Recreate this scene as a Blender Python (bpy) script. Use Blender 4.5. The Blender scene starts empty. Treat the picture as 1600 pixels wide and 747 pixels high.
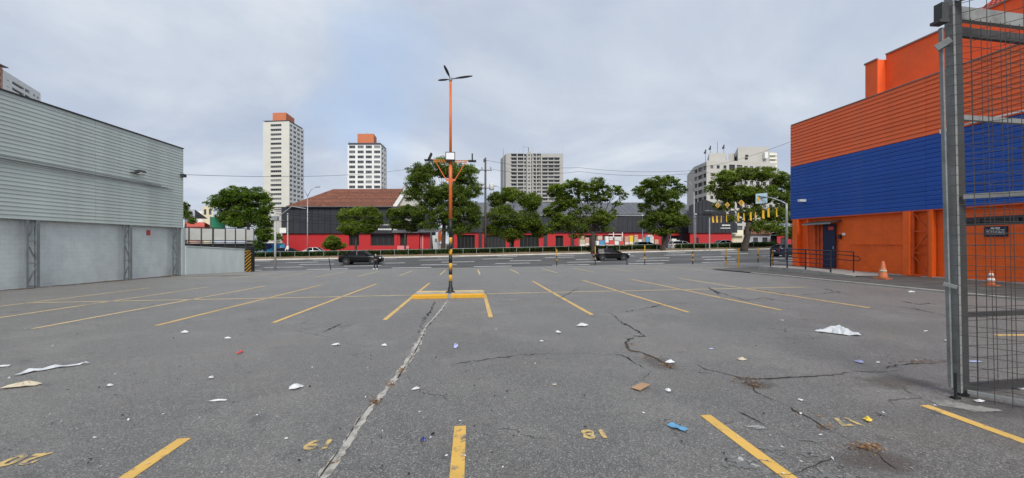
import bpy, bmesh, math, random
import numpy as np
from mathutils import Vector, Matrix
R = math.radians
random.seed(7); rng = np.random.default_rng(7)
SC = bpy.context.scene
COL = SC.collection

# ------------------------------------------------------------------ camera
CAM_Z = 1.65; YAW = math.atan(60/640); F = 640.0
cam = bpy.data.cameras.new('camera'); cam_o = bpy.data.objects.new('camera', cam); COL.objects.link(cam_o)
cam_o.location = (0, 0, CAM_Z); cam_o.rotation_euler = (R(90), 0, -YAW)
cam.sensor_width = 36; cam.lens = 36*F/1600; cam.shift_y = 6.5/1600
cam.clip_start = .05; cam.clip_end = 5000
SC.camera = cam_o
# ------------------------------------------------------------------ view, sky, sun
SC.view_settings.view_transform = 'Standard'; SC.view_settings.look = 'None'
SC.view_settings.gamma = 1; SC.view_settings.exposure = 1.18
SUN_EL, SUN_AZ = 42, 176            # azimuth clockwise from +Y: behind the camera, a little to the right
sun = bpy.data.lights.new('sun', 'SUN'); sun.energy = 1.5; sun.angle = R(24); sun.color = (1, .955, .89)
so = bpy.data.objects.new('sun', sun); COL.objects.link(so)
_d = Vector((math.sin(R(SUN_AZ))*math.cos(R(SUN_EL)), math.cos(R(SUN_AZ))*math.cos(R(SUN_EL)), math.sin(R(SUN_EL))))
so.rotation_euler = (-_d).to_track_quat('-Z', 'Y').to_euler()

world = bpy.data.worlds.new('World'); SC.world = world; world.use_nodes = True
wt = world.node_tree; wt.nodes.clear()
def WN(t, **k):
    n = wt.nodes.new(t)
    for a, b in k.items(): setattr(n, a, b)
    return n
def ramp(n, stops):
    els = n.color_ramp.elements
    while len(els) > len(stops): els.remove(els[-1])
    while len(els) < len(stops): els.new(.5)
    for e, (p, c) in zip(els, stops):
        e.position = p; e.color = (c, c, c, 1) if not isinstance(c, tuple) else (*c, 1)
wl = wt.links.new
sky = WN('ShaderNodeTexSky', sky_type='NISHITA', sun_disc=False, sun_elevation=R(SUN_EL), sun_rotation=R(SUN_AZ))
tc = WN('ShaderNodeTexCoord'); sep = WN('ShaderNodeSeparateXYZ'); wl(tc.outputs['Generated'], sep.inputs[0])
az = WN('ShaderNodeMath', operation='ADD'); az.inputs[1].default_value = .22
mx = WN('ShaderNodeMath', operation='MAXIMUM'); mx.inputs[1].default_value = 0; wl(sep.outputs[2], mx.inputs[0]); wl(mx.outputs[0], az.inputs[0])
dx = WN('ShaderNodeMath', operation='DIVIDE'); dy = WN('ShaderNodeMath', operation='DIVIDE')
wl(sep.outputs[0], dx.inputs[0]); wl(az.outputs[0], dx.inputs[1]); wl(sep.outputs[1], dy.inputs[0]); wl(az.outputs[0], dy.inputs[1])
comb = WN('ShaderNodeCombineXYZ'); wl(dx.outputs[0], comb.inputs[0]); wl(dy.outputs[0], comb.inputs[1]); comb.inputs[2].default_value = 2.3
n1 = WN('ShaderNodeTexNoise'); n1.inputs['Scale'].default_value = .9; n1.inputs['Detail'].default_value = 9; n1.inputs['Roughness'].default_value = .56; n1.inputs['Distortion'].default_value = .35
wl(comb.outputs[0], n1.inputs['Vector'])
r1 = WN('ShaderNodeValToRGB'); wl(n1.outputs['Fac'], r1.inputs[0])
ramp(r1, [(.34, (.36, .42, .53)), (.45, (.405, .458, .555)), (.54, (.465, .515, .595)), (.66, (.57, .61, .665))])
# thin place in the cloud where the blue shows
cov = WN('ShaderNodeTexNoise'); cov.inputs['Scale'].default_value = .5; cov.inputs['Detail'].default_value = 4
mp = WN('ShaderNodeMapping'); mp.inputs['Location'].default_value = (4.1, 1.7, 0); wl(comb.outputs[0], mp.inputs[0]); wl(mp.outputs[0], cov.inputs['Vector'])
r2 = WN('ShaderNodeValToRGB'); wl(cov.outputs['Fac'], r2.inputs[0]); ramp(r2, [(.60, 0.0), (.78, .7)])
gdir = Vector((math.sin(YAW)+(603-800)/640*math.cos(YAW), math.cos(YAW)-(603-800)/640*math.sin(YAW), (380-150)/640)).normalized()
dot = WN('ShaderNodeVectorMath', operation='DOT_PRODUCT'); nrm = WN('ShaderNodeVectorMath', operation='NORMALIZE')
warp = WN('ShaderNodeTexNoise'); warp.inputs['Scale'].default_value = 4.0; warp.inputs['Detail'].default_value = 4; wl(tc.outputs['Generated'], warp.inputs['Vector'])
wadd = WN('ShaderNodeVectorMath', operation='SCALE'); wadd.inputs['Scale'].default_value = .5
wl(warp.outputs['Color'], wadd.inputs[0])
wa2 = WN('ShaderNodeVectorMath', operation='ADD'); wl(tc.outputs['Generated'], wa2.inputs[0]); wl(wadd.outputs[0], wa2.inputs[1])
wa3 = WN('ShaderNodeVectorMath', operation='SUBTRACT'); wl(wa2.outputs[0], wa3.inputs[0]); wa3.inputs[1].default_value = (.25, .25, .25)
wl(wa3.outputs[0], nrm.inputs[0]); wl(nrm.outputs[0], dot.inputs[0]); dot.inputs[1].default_value = gdir
gap = WN('ShaderNodeMapRange'); gap.inputs['From Min'].default_value = .984; gap.inputs['From Max'].default_value = .999; gap.inputs['To Max'].default_value = .36
wl(dot.outputs['Value'], gap.inputs['Value'])
gm = WN('ShaderNodeMath', operation='MAXIMUM'); wl(gap.outputs[0], gm.inputs[0]); wl(r2.outputs[0], gm.inputs[1])
bl = WN('ShaderNodeMixRGB'); bl.inputs[0].default_value = .55; bl.inputs[2].default_value = (4.4, 6.4, 9.6, 1); wl(sky.outputs[0], bl.inputs[1])
sc10 = WN('ShaderNodeVectorMath', operation='SCALE'); sc10.inputs['Scale'].default_value = 10.0; wl(r1.outputs[0], sc10.inputs[0])
mixs = WN('ShaderNodeMixRGB'); wl(gm.outputs[0], mixs.inputs[0]); wl(sc10.outputs[0], mixs.inputs[1]); wl(bl.outputs[0], mixs.inputs[2])
bg = WN('ShaderNodeBackground'); bg.inputs['Strength'].default_value = .0575; wl(mixs.outputs[0], bg.inputs['Color'])
wo = WN('ShaderNodeOutputWorld'); wl(bg.outputs[0], wo.inputs['Surface'])

# ------------------------------------------------------------------ geometry of the view and of the ground
def ray(px):
    t = (px-800)/F
    return math.sin(YAW)+t*math.cos(YAW), math.cos(YAW)-t*math.sin(YAW)
def W(px, py, D):
    a, b = ray(px); return Vector((a*D, b*D, CAM_Z+(380-py)/F*D))
def lerp_tab(tab, y):
    return float(np.interp(y, [t[0] for t in tab], [t[1] for t in tab]))
BT = [(-30, 0), (9, 0), (18.6, -.1), (29, -.25), (33, -.38), (35.9, -.52), (44.3, -.43), (54.5, -.08), (75, -.05), (400, -.05)]
CL = [(0, 0), (9, .008), (29, .0095), (36, .0105), (44, .0125), (54, .016), (70, .014), (300, .003)]
CR = [(0, 0), (9, .008), (18, .011), (36, .0125), (44, .0145), (54, .021), (70, .018), (300, .003)]
def H(x, y):
    z = lerp_tab(BT, y)
    x = max(-60, min(60, x))
    return z + (x*lerp_tab(CL, y) if x < 0 else x*lerp_tab(CR, y))
def G(px, py):
    """point of the ground seen at a pixel of the photograph"""
    lo, hi = 1.0, 90.0
    a, b = ray(px)
    for D in np.arange(1.2, 90, .15):
        if CAM_Z-(py-380)/F*D <= H(a*D, b*D): hi = D; lo = D-.15; break
    for _ in range(20):
        m = (lo+hi)/2
        if CAM_Z-(py-380)/F*m <= H(a*m, b*m): hi = m
        else: lo = m
    return Vector((a*hi, b*hi, H(a*hi, b*hi)))

# ------------------------------------------------------------------ materials
def newmat(name):
    m = bpy.data.materials.new(name); m.use_nodes = True
    return m, m.node_tree.nodes, m.node_tree.links, m.node_tree.nodes['Principled BSDF']
def pm(name, col, rough=.7, var=.12, scale=2.0, bump=0, bscale=40, spec=.4, metal=0, dirt=None, dirt_scale=.7, dirt_amt=.5, rnd=0, stretch=(1, 1, 1)):
    m, N, L, b = newmat(name)
    b.inputs['Roughness'].default_value = rough; b.inputs['Metallic'].default_value = metal
    b.inputs['Specular IOR Level'].default_value = spec
    tc = N.new('ShaderNodeTexCoord'); mp = N.new('ShaderNodeMapping'); mp.inputs['Scale'].default_value = stretch
    L.new(tc.outputs['Object'], mp.inputs[0])
    nz = N.new('ShaderNodeTexNoise'); nz.inputs['Scale'].default_value = scale; nz.inputs['Detail'].default_value = 6; nz.inputs['Roughness'].default_value = .6
    L.new(mp.outputs[0], nz.inputs['Vector'])
    mr = N.new('ShaderNodeMapRange'); mr.inputs['From Min'].default_value = .3; mr.inputs['From Max'].default_value = .7
    mr.inputs['To Min'].default_value = 1-var; mr.inputs['To Max'].default_value = 1+var
    L.new(nz.outputs['Fac'], mr.inputs[0])
    mul = N.new('ShaderNodeVectorMath'); mul.operation = 'SCALE'; mul.inputs[0].default_value = col
    L.new(mr.outputs[0], mul.inputs['Scale'])
    out = mul.outputs[0]
    if rnd:
        oi = N.new('ShaderNodeObjectInfo'); m2 = N.new('ShaderNodeMapRange'); m2.inputs['To Min'].default_value = 1-rnd; m2.inputs['To Max'].default_value = 1+rnd
        L.new(oi.outputs['Random'], m2.inputs[0]); s2 = N.new('ShaderNodeVectorMath'); s2.operation = 'SCALE'
        L.new(out, s2.inputs[0]); L.new(m2.outputs[0], s2.inputs['Scale']); out = s2.outputs[0]
    if dirt:
        dn = N.new('ShaderNodeTexNoise'); dn.inputs['Scale'].default_value = dirt_scale; dn.inputs['Detail'].default_value = 8; dn.inputs['Roughness'].default_value = .68
        L.new(mp.outputs[0], dn.inputs['Vector'])
        dr = N.new('ShaderNodeMapRange'); dr.inputs['From Min'].default_value = .48; dr.inputs['From Max'].default_value = .75; dr.inputs['To Max'].default_value = dirt_amt
        L.new(dn.outputs['Fac'], dr.inputs[0])
        mx = N.new('ShaderNodeMixRGB'); mx.inputs[2].default_value = (*dirt, 1); L.new(dr.outputs[0], mx.inputs[0]); L.new(out, mx.inputs[1]); out = mx.outputs[0]
    L.new(out, b.inputs['Base Color'])
    if bump:
        bn = N.new('ShaderNodeTexNoise'); bn.inputs['Scale'].default_value = bscale; bn.inputs['Detail'].default_value = 4
        L.new(tc.outputs['Object'], bn.inputs['Vector'])
        bp = N.new('ShaderNodeBump'); bp.inputs['Strength'].default_value = bump; bp.inputs['Distance'].default_value = .01
        L.new(bn.outputs['Fac'], bp.inputs['Height']); L.new(bp.outputs[0], b.inputs['Normal'])
    return m
def asphalt(name, dark, light, patch, cracks=True, worn=(.25, .243, .228), grain=1.0, tracks=False, sheen=.3):
    m, N, L, b = newmat(name)
    b.inputs['Roughness'].default_value = .56; b.inputs['Specular IOR Level'].default_value = .75; b.inputs['Sheen Weight'].default_value = sheen; b.inputs['Sheen Roughness'].default_value = .35; b.inputs['Sheen Tint'].default_value = (.84, .79, .71, 1)
    tc = N.new('ShaderNodeTexCoord'); P = tc.outputs['Object']
    def noise(s, d=6, r=.6, vec=P):
        n = N.new('ShaderNodeTexNoise'); n.inputs['Scale'].default_value = s; n.inputs['Detail'].default_value = d; n.inputs['Roughness'].default_value = r; L.new(vec, n.inputs['Vector']); return n.outputs['Fac']
    def mr(i, a, b_, c=0, d=1):
        n = N.new('ShaderNodeMapRange'); n.inputs['From Min'].default_value = a; n.inputs['From Max'].default_value = b_; n.inputs['To Min'].default_value = c; n.inputs['To Max'].default_value = d; L.new(i, n.inputs[0]); return n.outputs[0]
    def mix(f, c1, c2):
        n = N.new('ShaderNodeMixRGB')
        if isinstance(f, float): n.inputs[0].default_value = f
        else: L.new(f, n.inputs[0])
        for i, c in ((1, c1), (2, c2)):
            if isinstance(c, tuple): n.inputs[i].default_value = (*c, 1)
            else: L.new(c, n.inputs[i])
        return n.outputs[0]
    vor = N.new('ShaderNodeTexVoronoi'); vor.inputs['Scale'].default_value = 150*grain; L.new(P, vor.inputs['Vector'])
    g = N.new('ShaderNodeSeparateXYZ'); L.new(vor.outputs['Color'], g.inputs[0])
    stone = mr(g.outputs[0], .25, 1.0)
    base = mix(mr(noise(.33, 8, .65), .34, .66), dark, light)
    base = mix(mr(noise(1.1, 6, .6), .42, .7, 0, .55), base, dark)
    base = mix(mr(noise(.16, 4, .55), .5, .66, 0, .55), base, patch)
    base = mix(mr(noise(.27, 5, .6), .48, .6, 0, .8), base, dark)
    base = mix(mr(noise(.8, 6, .65), .5, .62, 0, .7), base, patch)
    if cracks:      # the lot grows paler towards the avenue, with noise
        sp = N.new('ShaderNodeSeparateXYZ'); L.new(P, sp.inputs[0])
        ag = N.new('ShaderNodeMath'); ag.operation = 'MULTIPLY_ADD'; ag.inputs[1].default_value = 16; L.new(noise(.12, 5, .6), ag.inputs[0]); L.new(sp.outputs[1], ag.inputs[2])
        base = mix(mr(ag.outputs[0], 17, 38, 0, .75), base, (.20, .192, .178))
    c = mix(stone, mix(.32, base, (.028, .027, .026)), mix(.72, base, worn))
    v3 = N.new('ShaderNodeTexVoronoi'); v3.inputs['Scale'].default_value = 95*grain; L.new(P, v3.inputs['Vector'])
    g3 = N.new('ShaderNodeSeparateXYZ'); L.new(v3.outputs['Color'], g3.inputs[0])
    c = mix(mr(g3.outputs[1], .86, .94, 0, .55), c, (.36, .35, .33))
    c = mix(mr(g3.outputs[2],   .78, .9, 0, .6), c, (.024, .0235, .023))
    c = mix(mr(noise(1.7, 8, .7), .54, .74, 0, .5), c, patch)
    c = mix(mr(noise(7.0, 7, .75), .56, .76, 0, .4), c, worn)
    c = mix(mr(noise(4.3, 5, .7), .60, .72, 0, .45), c, (.038, .037, .036))
    # oil drips, damp dark fields and brown dust
    c = mix(mr(noise(2.1, 3, .5), .66, .72, 0, .55), c, (.03, .029, .029))
    c = mix(mr(noise(.23, 5, .6), .54, .70, 0, .40), c, (.045, .044, .042))
    c = mix(mr(noise(.5, 6, .65), .55, .78, 0, .5), c, (.135, .10, .068))
    h = g.outputs[1]
    if tracks:      # dark bands worn and oiled by the wheels along each lane
        tm = N.new('ShaderNodeMapping'); tm.inputs['Scale'].default_value = (.02, .62, .0); L.new(P, tm.inputs[0])
        c = mix(mr(noise(1.0, 4, .5, tm.outputs[0]), .46, .54, 0, .7), c, (.022, .022, .025))
    if cracks:
        wv = N.new('ShaderNodeTexNoise'); wv.inputs['Scale'].default_value = 1.3; wv.inputs['Detail'].default_value = 5; L.new(P, wv.inputs['Vector'])
        ad = N.new('ShaderNodeVectorMath'); ad.operation = 'MULTIPLY_ADD'; L.new(wv.outputs['Color'], ad.inputs[0]); ad.inputs[1].default_value = (1.3, 1.3, 0); L.new(P, ad.inputs[2])
        v2 = N.new('ShaderNodeTexVoronoi'); v2.feature = 'DISTANCE_TO_EDGE'; v2.inputs['Scale'].default_value = .17; L.new(ad.outputs[0], v2.inputs['Vector'])
        crack = mr(v2.outputs['Distance'], .0008, .0032, 1, 0)
        brk = mr(noise(.8, 3, .5), .5, .6)
        ml = N.new('ShaderNodeMath'); ml.operation = 'MULTIPLY'; L.new(crack, ml.inputs[0]); L.new(brk, ml.inputs[1])
        c = mix(ml.outputs[0], c, (.022, .02, .019))
    L.new(c, b.inputs['Base Color'])
    bp = N.new('ShaderNodeBump'); bp.inputs['Strength'].default_value = .4; bp.inputs['Distance'].default_value = .005
    L.new(h, bp.inputs['Height']); L.new(bp.outputs[0], b.inputs['Normal'])
    return m
def paintmat(name, col, under, wear=.5, scale=9.0, rough=.65):
    """road paint worn through in flakes to what lies under it"""
    m, N, L, b = newmat(name)
    b.inputs['Roughness'].default_value = rough; b.inputs['Sheen Weight'].default_value = .3; b.inputs['Sheen Roughness'].default_value = .35
    tc = N.new('ShaderNodeTexCoord')
    n = N.new('ShaderNodeTexNoise'); n.inputs['Scale'].default_value = scale; n.inputs['Detail'].default_value = 9; n.inputs['Roughness'].default_value = .75
    L.new(tc.outputs['Object'], n.inputs['Vector'])
    n2 = N.new('ShaderNodeTexNoise'); n2.inputs['Scale'].default_value = 1.1; n2.inputs['Detail'].default_value = 4; L.new(tc.outputs['Object'], n2.inputs['Vector'])
    av = N.new('ShaderNodeMath'); av.operation = 'MULTIPLY_ADD'; av.inputs[1].default_value = .35; L.new(n2.outputs['Fac'], av.inputs[0]); L.new(n.outputs['Fac'], av.inputs[2])
    mr = N.new('ShaderNodeMapRange'); c = .9-.42*wear
    mr.inputs['From Min'].default_value = c-.06; mr.inputs['From Max'].default_value = c+.06; L.new(av.outputs[0], mr.inputs[0])
    n3 = N.new('ShaderNodeTexNoise'); n3.inputs['Scale'].default_value = 3; n3.inputs['Detail'].default_value = 5; L.new(tc.outputs['Object'], n3.inputs['Vector'])
    cr = N.new('ShaderNodeMixRGB'); L.new(n3.outputs['Fac'], cr.inputs[0]); cr.inputs[1].default_value = (*[v*.75 for v in col], 1); cr.inputs[2].default_value = (*[min(1, v*1.15) for v in col], 1)
    mx = N.new('ShaderNodeMixRGB'); L.new(mr.outputs[0], mx.inputs[0]); L.new(cr.outputs[0], mx.inputs[1]); mx.inputs[2].default_value = (*under, 1)
    L.new(mx.outputs[0], b.inputs['Base Color'])
    return m
def leafmat(name, c1, c2, c3):
    m, N, L, b = newmat(name)
    gi = N.new('ShaderNodeNewGeometry'); r = N.new('ShaderNodeValToRGB'); L.new(gi.outputs['Random Per Island'], r.inputs[0])
    ramp(r, [(0, c1), (.55, c2), (1, c3)])
    tc = N.new('ShaderNodeTexCoord'); n = N.new('ShaderNodeTexNoise'); n.inputs['Scale'].default_value = .55; n.inputs['Detail'].default_value = 3; L.new(tc.outputs['Object'], n.inputs['Vector'])
    mr = N.new('ShaderNodeMapRange'); mr.inputs['From Min'].default_value = .3; mr.inputs['From Max'].default_value = .7; mr.inputs['To Min'].default_value = .6; mr.inputs['To Max'].default_value = 1.5; L.new(n.outputs['Fac'], mr.inputs[0])
    s = N.new('ShaderNodeVectorMath'); s.operation = 'SCALE'; L.new(r.outputs[0], s.inputs[0]); L.new(mr.outputs[0], s.inputs['Scale'])
    L.new(s.outputs[0], b.inputs['Base Color']); b.inputs['Roughness'].default_value = .6; b.inputs['Specular IOR Level'].default_value = .25
    tr = N.new('ShaderNodeBsdfTranslucent'); L.new(s.outputs[0], tr.inputs['Color'])
    ms = N.new('ShaderNodeMixShader'); ms.inputs[0].default_value = .45; L.new(b.outputs[0], ms.inputs[1]); L.new(tr.outputs[0], ms.inputs[2])
    L.new(ms.outputs[0], N['Material Output'].inputs['Surface'])
    return m
def glassmat(name, col=(.02, .024, .03), rnd=.9, rough=.12):
    m, N, L, b = newmat(name)
    oi = N.new('ShaderNodeObjectInfo'); r = N.new('ShaderNodeValToRGB'); L.new(oi.outputs['Random'], r.inputs[0])
    ramp(r, [(0, col), (.6, tuple(v*2 for v in col)), (.72, tuple(v*2+.07*rnd for v in col)), (1, tuple(v+.30*rnd for v in col))])
    L.new(r.outputs[0], b.inputs['Base Color']); b.inputs['Roughness'].default_value = rough; b.inputs['Specular IOR Level'].default_value = .5
    return m

M = {}
M['asphalt'] = asphalt('parking_asphalt', (.036, .0345, .032), (.084, .080, .074), (.145, .138, .125))
M['roadasphalt'] = asphalt('road_asphalt', (.05, .05, .054), (.075, .075, .08), (.10, .10, .10), cracks=False, grain=.4, tracks=True, sheen=.12, worn=(.13, .13, .13))
M['soil'] = pm('soil', (.2, .14, .09), .95, .3, 2.5, .5, 30, dirt=(.08, .09, .04), dirt_amt=.6)
M['earth'] = pm('earth', (.13, .12, .10), .95, .2, .4)
M['concrete'] = pm('concrete', (.36, .35, .325), .85, .16, 3, .25, 60, dirt=(.16, .145, .12), dirt_scale=1.6, dirt_amt=.6)
M['whitekerb'] = pm('limewashed_kerb', (.62, .60, .55), .85, .15, 2, .2, 50, dirt=(.25, .20, .15), dirt_scale=.5, dirt_amt=.8)
M['pave'] = pm('pavement_concrete', (.27, .265, .25), .88, .18, 1.2, .25, 60, dirt=(.12, .115, .105), dirt_scale=.9, dirt_amt=.6)
M['yline'] = paintmat('yellow_line_paint', (.66, .40, .075), (.14, .13, .11), .31)
M['yfaded'] = paintmat('faded_yellow_line_paint', (.66, .47, .18), (.15, .145, .13), .30)
M['pale'] = paintmat('pale_filler', (.42, .40, .355), (.15, .142, .125), .45, 7)
M['patch'] = paintmat('patch_mortar', (.26, .25, .23), (.12, .115, .105), .5, 7)
M['dusty'] = paintmat('white_dust', (.5, .49, .47), (.13, .13, .125), .85, 5)
M['wline'] = paintmat('white_road_paint', (.74, .74, .72), (.16, .16, .16), .30, 4)
M['crack'] = pm('crack_dark_tar', (.028, .027, .025), .95, .3, 12)  # dark colour of the cracks and joint gaps
M['crackdirt'] = pm('crack_dirt', (.10, .062, .032), .95, .4, 20)
M['clad'] = pm('greygreen_cladding', (.55, .615, .565), .5, .05, .8, dirt=(.40, .42, .38), dirt_scale=.9, dirt_amt=.65, rnd=.05, stretch=(1, 1, 1.5))
M['blockw'] = pm('painted_block_wall', (.70, .76, .735), .75, .08, 1.6, .3, 50, dirt=(.44, .45, .42), dirt_scale=.55, dirt_amt=.55)
M['smoothw'] = pm('painted_render_wall', (.56, .62, .60), .75, .08, 1.2, .2, 40, dirt=(.33, .34, .32), dirt_scale=.8, dirt_amt=.55, stretch=(1, 1, .35))
M['steelgrey'] = pm('painted_grey_steel', (.23, .25, .26), .5, .12, 3, dirt=(.12, .10, .08), dirt_amt=.5, dirt_scale=2)
M['oclad'] = pm('orange_cladding', (.78, .122, .024), .42, .06, .9, dirt=(.60, .14, .05), dirt_scale=1.3, dirt_amt=.6, rnd=.05)
M['bclad'] = pm('blue_cladding', (.011, .078, .37), .36, .06, .9, dirt=(.035, .10, .33), dirt_scale=1.3, dirt_amt=.6, rnd=.06)
M['oblock'] = pm('orange_block_wall', (.84, .128, .012), .6, .08, 1.4, .3, 50, dirt=(.52, .072, .010), dirt_scale=.6, dirt_amt=.6)
M['oplain'] = pm('orange_render', (.78, .125, .024), .65, .07, .8, dirt=(.42, .09, .035), dirt_scale=.5, dirt_amt=.5)
M['orust'] = pm('orange_rusty_steel', (.60, .09, .016), .55, .25, 5, dirt=(.09, .025, .012), dirt_scale=2.5, dirt_amt=.8)
M['opole'] = pm('orange_pole_paint', (.60, .13, .03), .5, .12, 6, dirt=(.45, .16, .09), dirt_scale=3, dirt_amt=.6)
M['oyel'] = pm('orange_yellow_arm', (.50, .19, .03), .5, .12, 6)
M['yellow'] = pm('yellow_paint', (.60, .32, .018), .6, .12, 5, dirt=(.28, .17, .05), dirt_scale=5, dirt_amt=.8)
M['yflag'] = pm('yellow_cloth', (.62, .36, .025), .7, .1, 6)
M['black'] = pm('black_paint', (.016, .016, .018), .5, .2, 4)
M['blackled'] = pm('black_lamp_metal', (.013, .013, .016), .4, .2, 6)
M['white'] = pm('white_paint', (.74, .74, .71), .6, .05, 1.2, dirt=(.55, .55, .52), dirt_scale=.4, dirt_amt=.4)
M['cream'] = pm('cream_tower_render', (.60, .59, .53), .8, .05, .15, dirt=(.5, .5, .45), dirt_scale=.12, dirt_amt=.45)
M['whitetower'] = pm('white_tower_render', (.72, .72, .70), .8, .05, .15, dirt=(.55, .55, .53), dirt_scale=.12, dirt_amt=.4)
M['rawconc'] = pm('raw_concrete_tower', (.40, .395, .375), .9, .12, .2, dirt=(.27, .265, .255), dirt_scale=.2, dirt_amt=.6)
M['hotel'] = pm('offwhite_render', (.47, .455, .42), .85, .07, .2, dirt=(.40, .385, .35), dirt_scale=.16, dirt_amt=.55)
M['salmon'] = pm('terracotta_tank_house', (.52, .17, .08), .8, .06, .3)
M['darkroof'] = pm('dark_parapet_band', (.05, .055, .07), .6, .15, .5)
M['brown'] = pm('brown_render', (.25, .19, .175), .8, .1, .3)
M['frame'] = pm('window_frame_grey', (.42, .42, .42), .5, .1, 3)
M['dframe'] = pm('window_frame_dark', (.05, .05, .055), .5, .1, 3)
M['glass'] = glassmat('tower_window_glass')
M['shopglass'] = glassmat('shop_glass', (.006, .006, .007), .06, .35)
M['red'] = pm('red_wall_paint', (.44, .021, .024), .55, .09, .6, dirt=(.28, .02, .022), dirt_scale=.6, dirt_amt=.7)
M['pink'] = pm('faded_pink_board', (.62, .20, .22), .7, .1, 1)
M['charcoal'] = pm('charcoal_cladding', (.028, .031, .039), .5, .14, .7, rnd=.12)
M['greyroof'] = pm('grey_metal_roof', (.10, .105, .115), .5, .12, .6, rnd=.12)
M['tile'] = pm('clay_roof_tile', (.19, .075, .046), .85, .3, 1.5, dirt=(.10, .055, .042), dirt_scale=.6, dirt_amt=.75, rnd=.2)
M['redtile'] = pm('red_roof_tile', (.42, .07, .045), .8, .2, 2, rnd=.15)
M['bark'] = pm('bark', (.055, .043, .035), .95, .35, 5, .6, 25)
M['leafA'] = leafmat('leaf_bright', (.05, .11, .015), (.11, .20, .022), (.23, .29, .04))
M['leafB'] = leafmat('leaf_deep', (.066, .122, .02), (.13, .20, .029), (.245, .29, .045))
M['leafC'] = leafmat('leaf_mid', (.075, .135, .02), (.15, .225, .03), (.28, .32, .048))
M['hedge'] = leafmat('hedge_leaf', (.022, .048, .015), (.042, .08, .02), (.08, .125, .03))
M['tyre'] = pm('tyre_rubber', (.015, .015, .015), .85, .2, 8)
M['rim'] = pm('alloy_rim', (.55, .56, .58), .3, .05, 5, metal=.8)
M['carblack'] = pm('black_car_paint', (.006, .006, .007), .2, .05, 2, spec=.3)
M['carblue'] = pm('dark_blue_car_paint', (.012, .018, .04), .16, .05, 2, spec=.6)
M['carwhite'] = pm('white_car_paint', (.72, .72, .72), .2, .03, 2, spec=.6)
M['carglass'] = pm('car_glass', (.008, .009, .011), .14, .05, 2, spec=.12)
M['headlamp'] = pm('headlamp_lens', (.7, .72, .74), .15, .05, 4)
M['taillamp'] = pm('tail_lamp_lens', (.35, .012, .012), .2, .1, 4)
M['skin'] = pm('skin', (.32, .18, .12), .6, .08, 8)
M['cloth'] = pm('dark_cloth', (.014, .016, .024), .9, .2, 10)
M['hair'] = pm('black_hair', (.012, .01, .01), .6, .2, 10)
M['shoe'] = pm('white_shoe', (.75, .74, .72), .6, .05, 8)
M['gate'] = pm('gate_grey_paint', (.24, .25, .248), .5, .14, 4, .15, 60, dirt=(.075, .065, .055), dirt_scale=3.5, dirt_amt=.65)
M['gatedark'] = pm('gate_dark_steel_and_shade', (.045, .048, .05), .55, .2, 5, dirt=(.06, .04, .03), dirt_scale=4, dirt_amt=.6)  # dark steel parts, and the shaded face of the gate post
M['wire'] = pm('galvanised_wire', (.07, .066, .06), .5, .3, 12, dirt=(.09, .06, .045), dirt_scale=6, dirt_amt=.8, metal=.3)
M['paper'] = pm('white_paper', (.60, .61, .63), .8, .08, 12, dirt=(.34, .32, .28), dirt_scale=9, dirt_amt=.7)
M['plastic'] = pm('white_plastic_film', (.60, .62, .64), .45, .12, 9, .4, 22)
M['beige'] = pm('beige_paper', (.50, .44, .33), .85, .1, 12)
M['card'] = pm('brown_cardboard', (.38, .24, .14), .9, .1, 10)
M['bluep'] = pm('blue_plastic', (.10, .30, .50), .4, .1, 9)
M['lilac'] = pm('lilac_paper', (.42, .45, .70), .7, .08, 9)
M['redp'] = pm('red_plastic', (.62, .08, .07), .5, .1, 9)
M['yellowp'] = pm('yellow_packet', (.74, .52, .05), .5, .1, 9)
M['dkblue'] = pm('navy_plastic', (.012, .03, .16), .4, .1, 9)
M['leafdry'] = leafmat('dry_leaf', (.12, .05, .02), (.28, .14, .06), (.46, .32, .17))
M['cone'] = pm('orange_cone', (.52, .15, .06), .6, .14, 6, dirt=(.25, .12, .07), dirt_scale=5, dirt_amt=.7)
M['navy'] = pm('navy_sign', (.010, .016, .045), .5, .1, 3)
M['railpaint'] = pm('railing_paint', (.016, .019, .035), .45, .15, 5)
M['door'] = pm('navy_door', (.006, .012, .05), .45, .12, 3)
M['panel'] = pm('pale_translucent_panel', (.56, .56, .52), .6, .06, 1.5, dirt=(.40, .40, .35), dirt_amt=.5, rnd=.06)
M['signblue'] = pm('pale_blue_sign', (.36, .50, .60), .5, .05, 2)
M['green'] = pm('green_mesh_cloth', (.03, .20, .11), .9, .2, 1)
M['pinkhouse'] = pm('salmon_house_wall', (.55, .30, .22), .85, .1, 1)
M['palehouse'] = pm('pale_house_wall', (.60, .55, .40), .85, .1, .6)
M['greyhouse'] = pm('grey_house_wall', (.30, .31, .33), .85, .12, .8)
M['ledpanel'] = pm('led_lens', (.66, .68, .70), .3, .04, 5)
M['wood'] = pm('utility_pole_wood', (.10, .085, .075), .9, .25, 4)
M['concpole'] = pm('concrete_pole', (.40, .40, .385), .85, .1, 2)
M['steelpole'] = pm('galvanised_pole', (.36, .38, .40), .45, .1, 2, metal=.3)
M['cable'] = pm('black_cable', (.02, .02, .022), .7, .1, 2)
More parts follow.
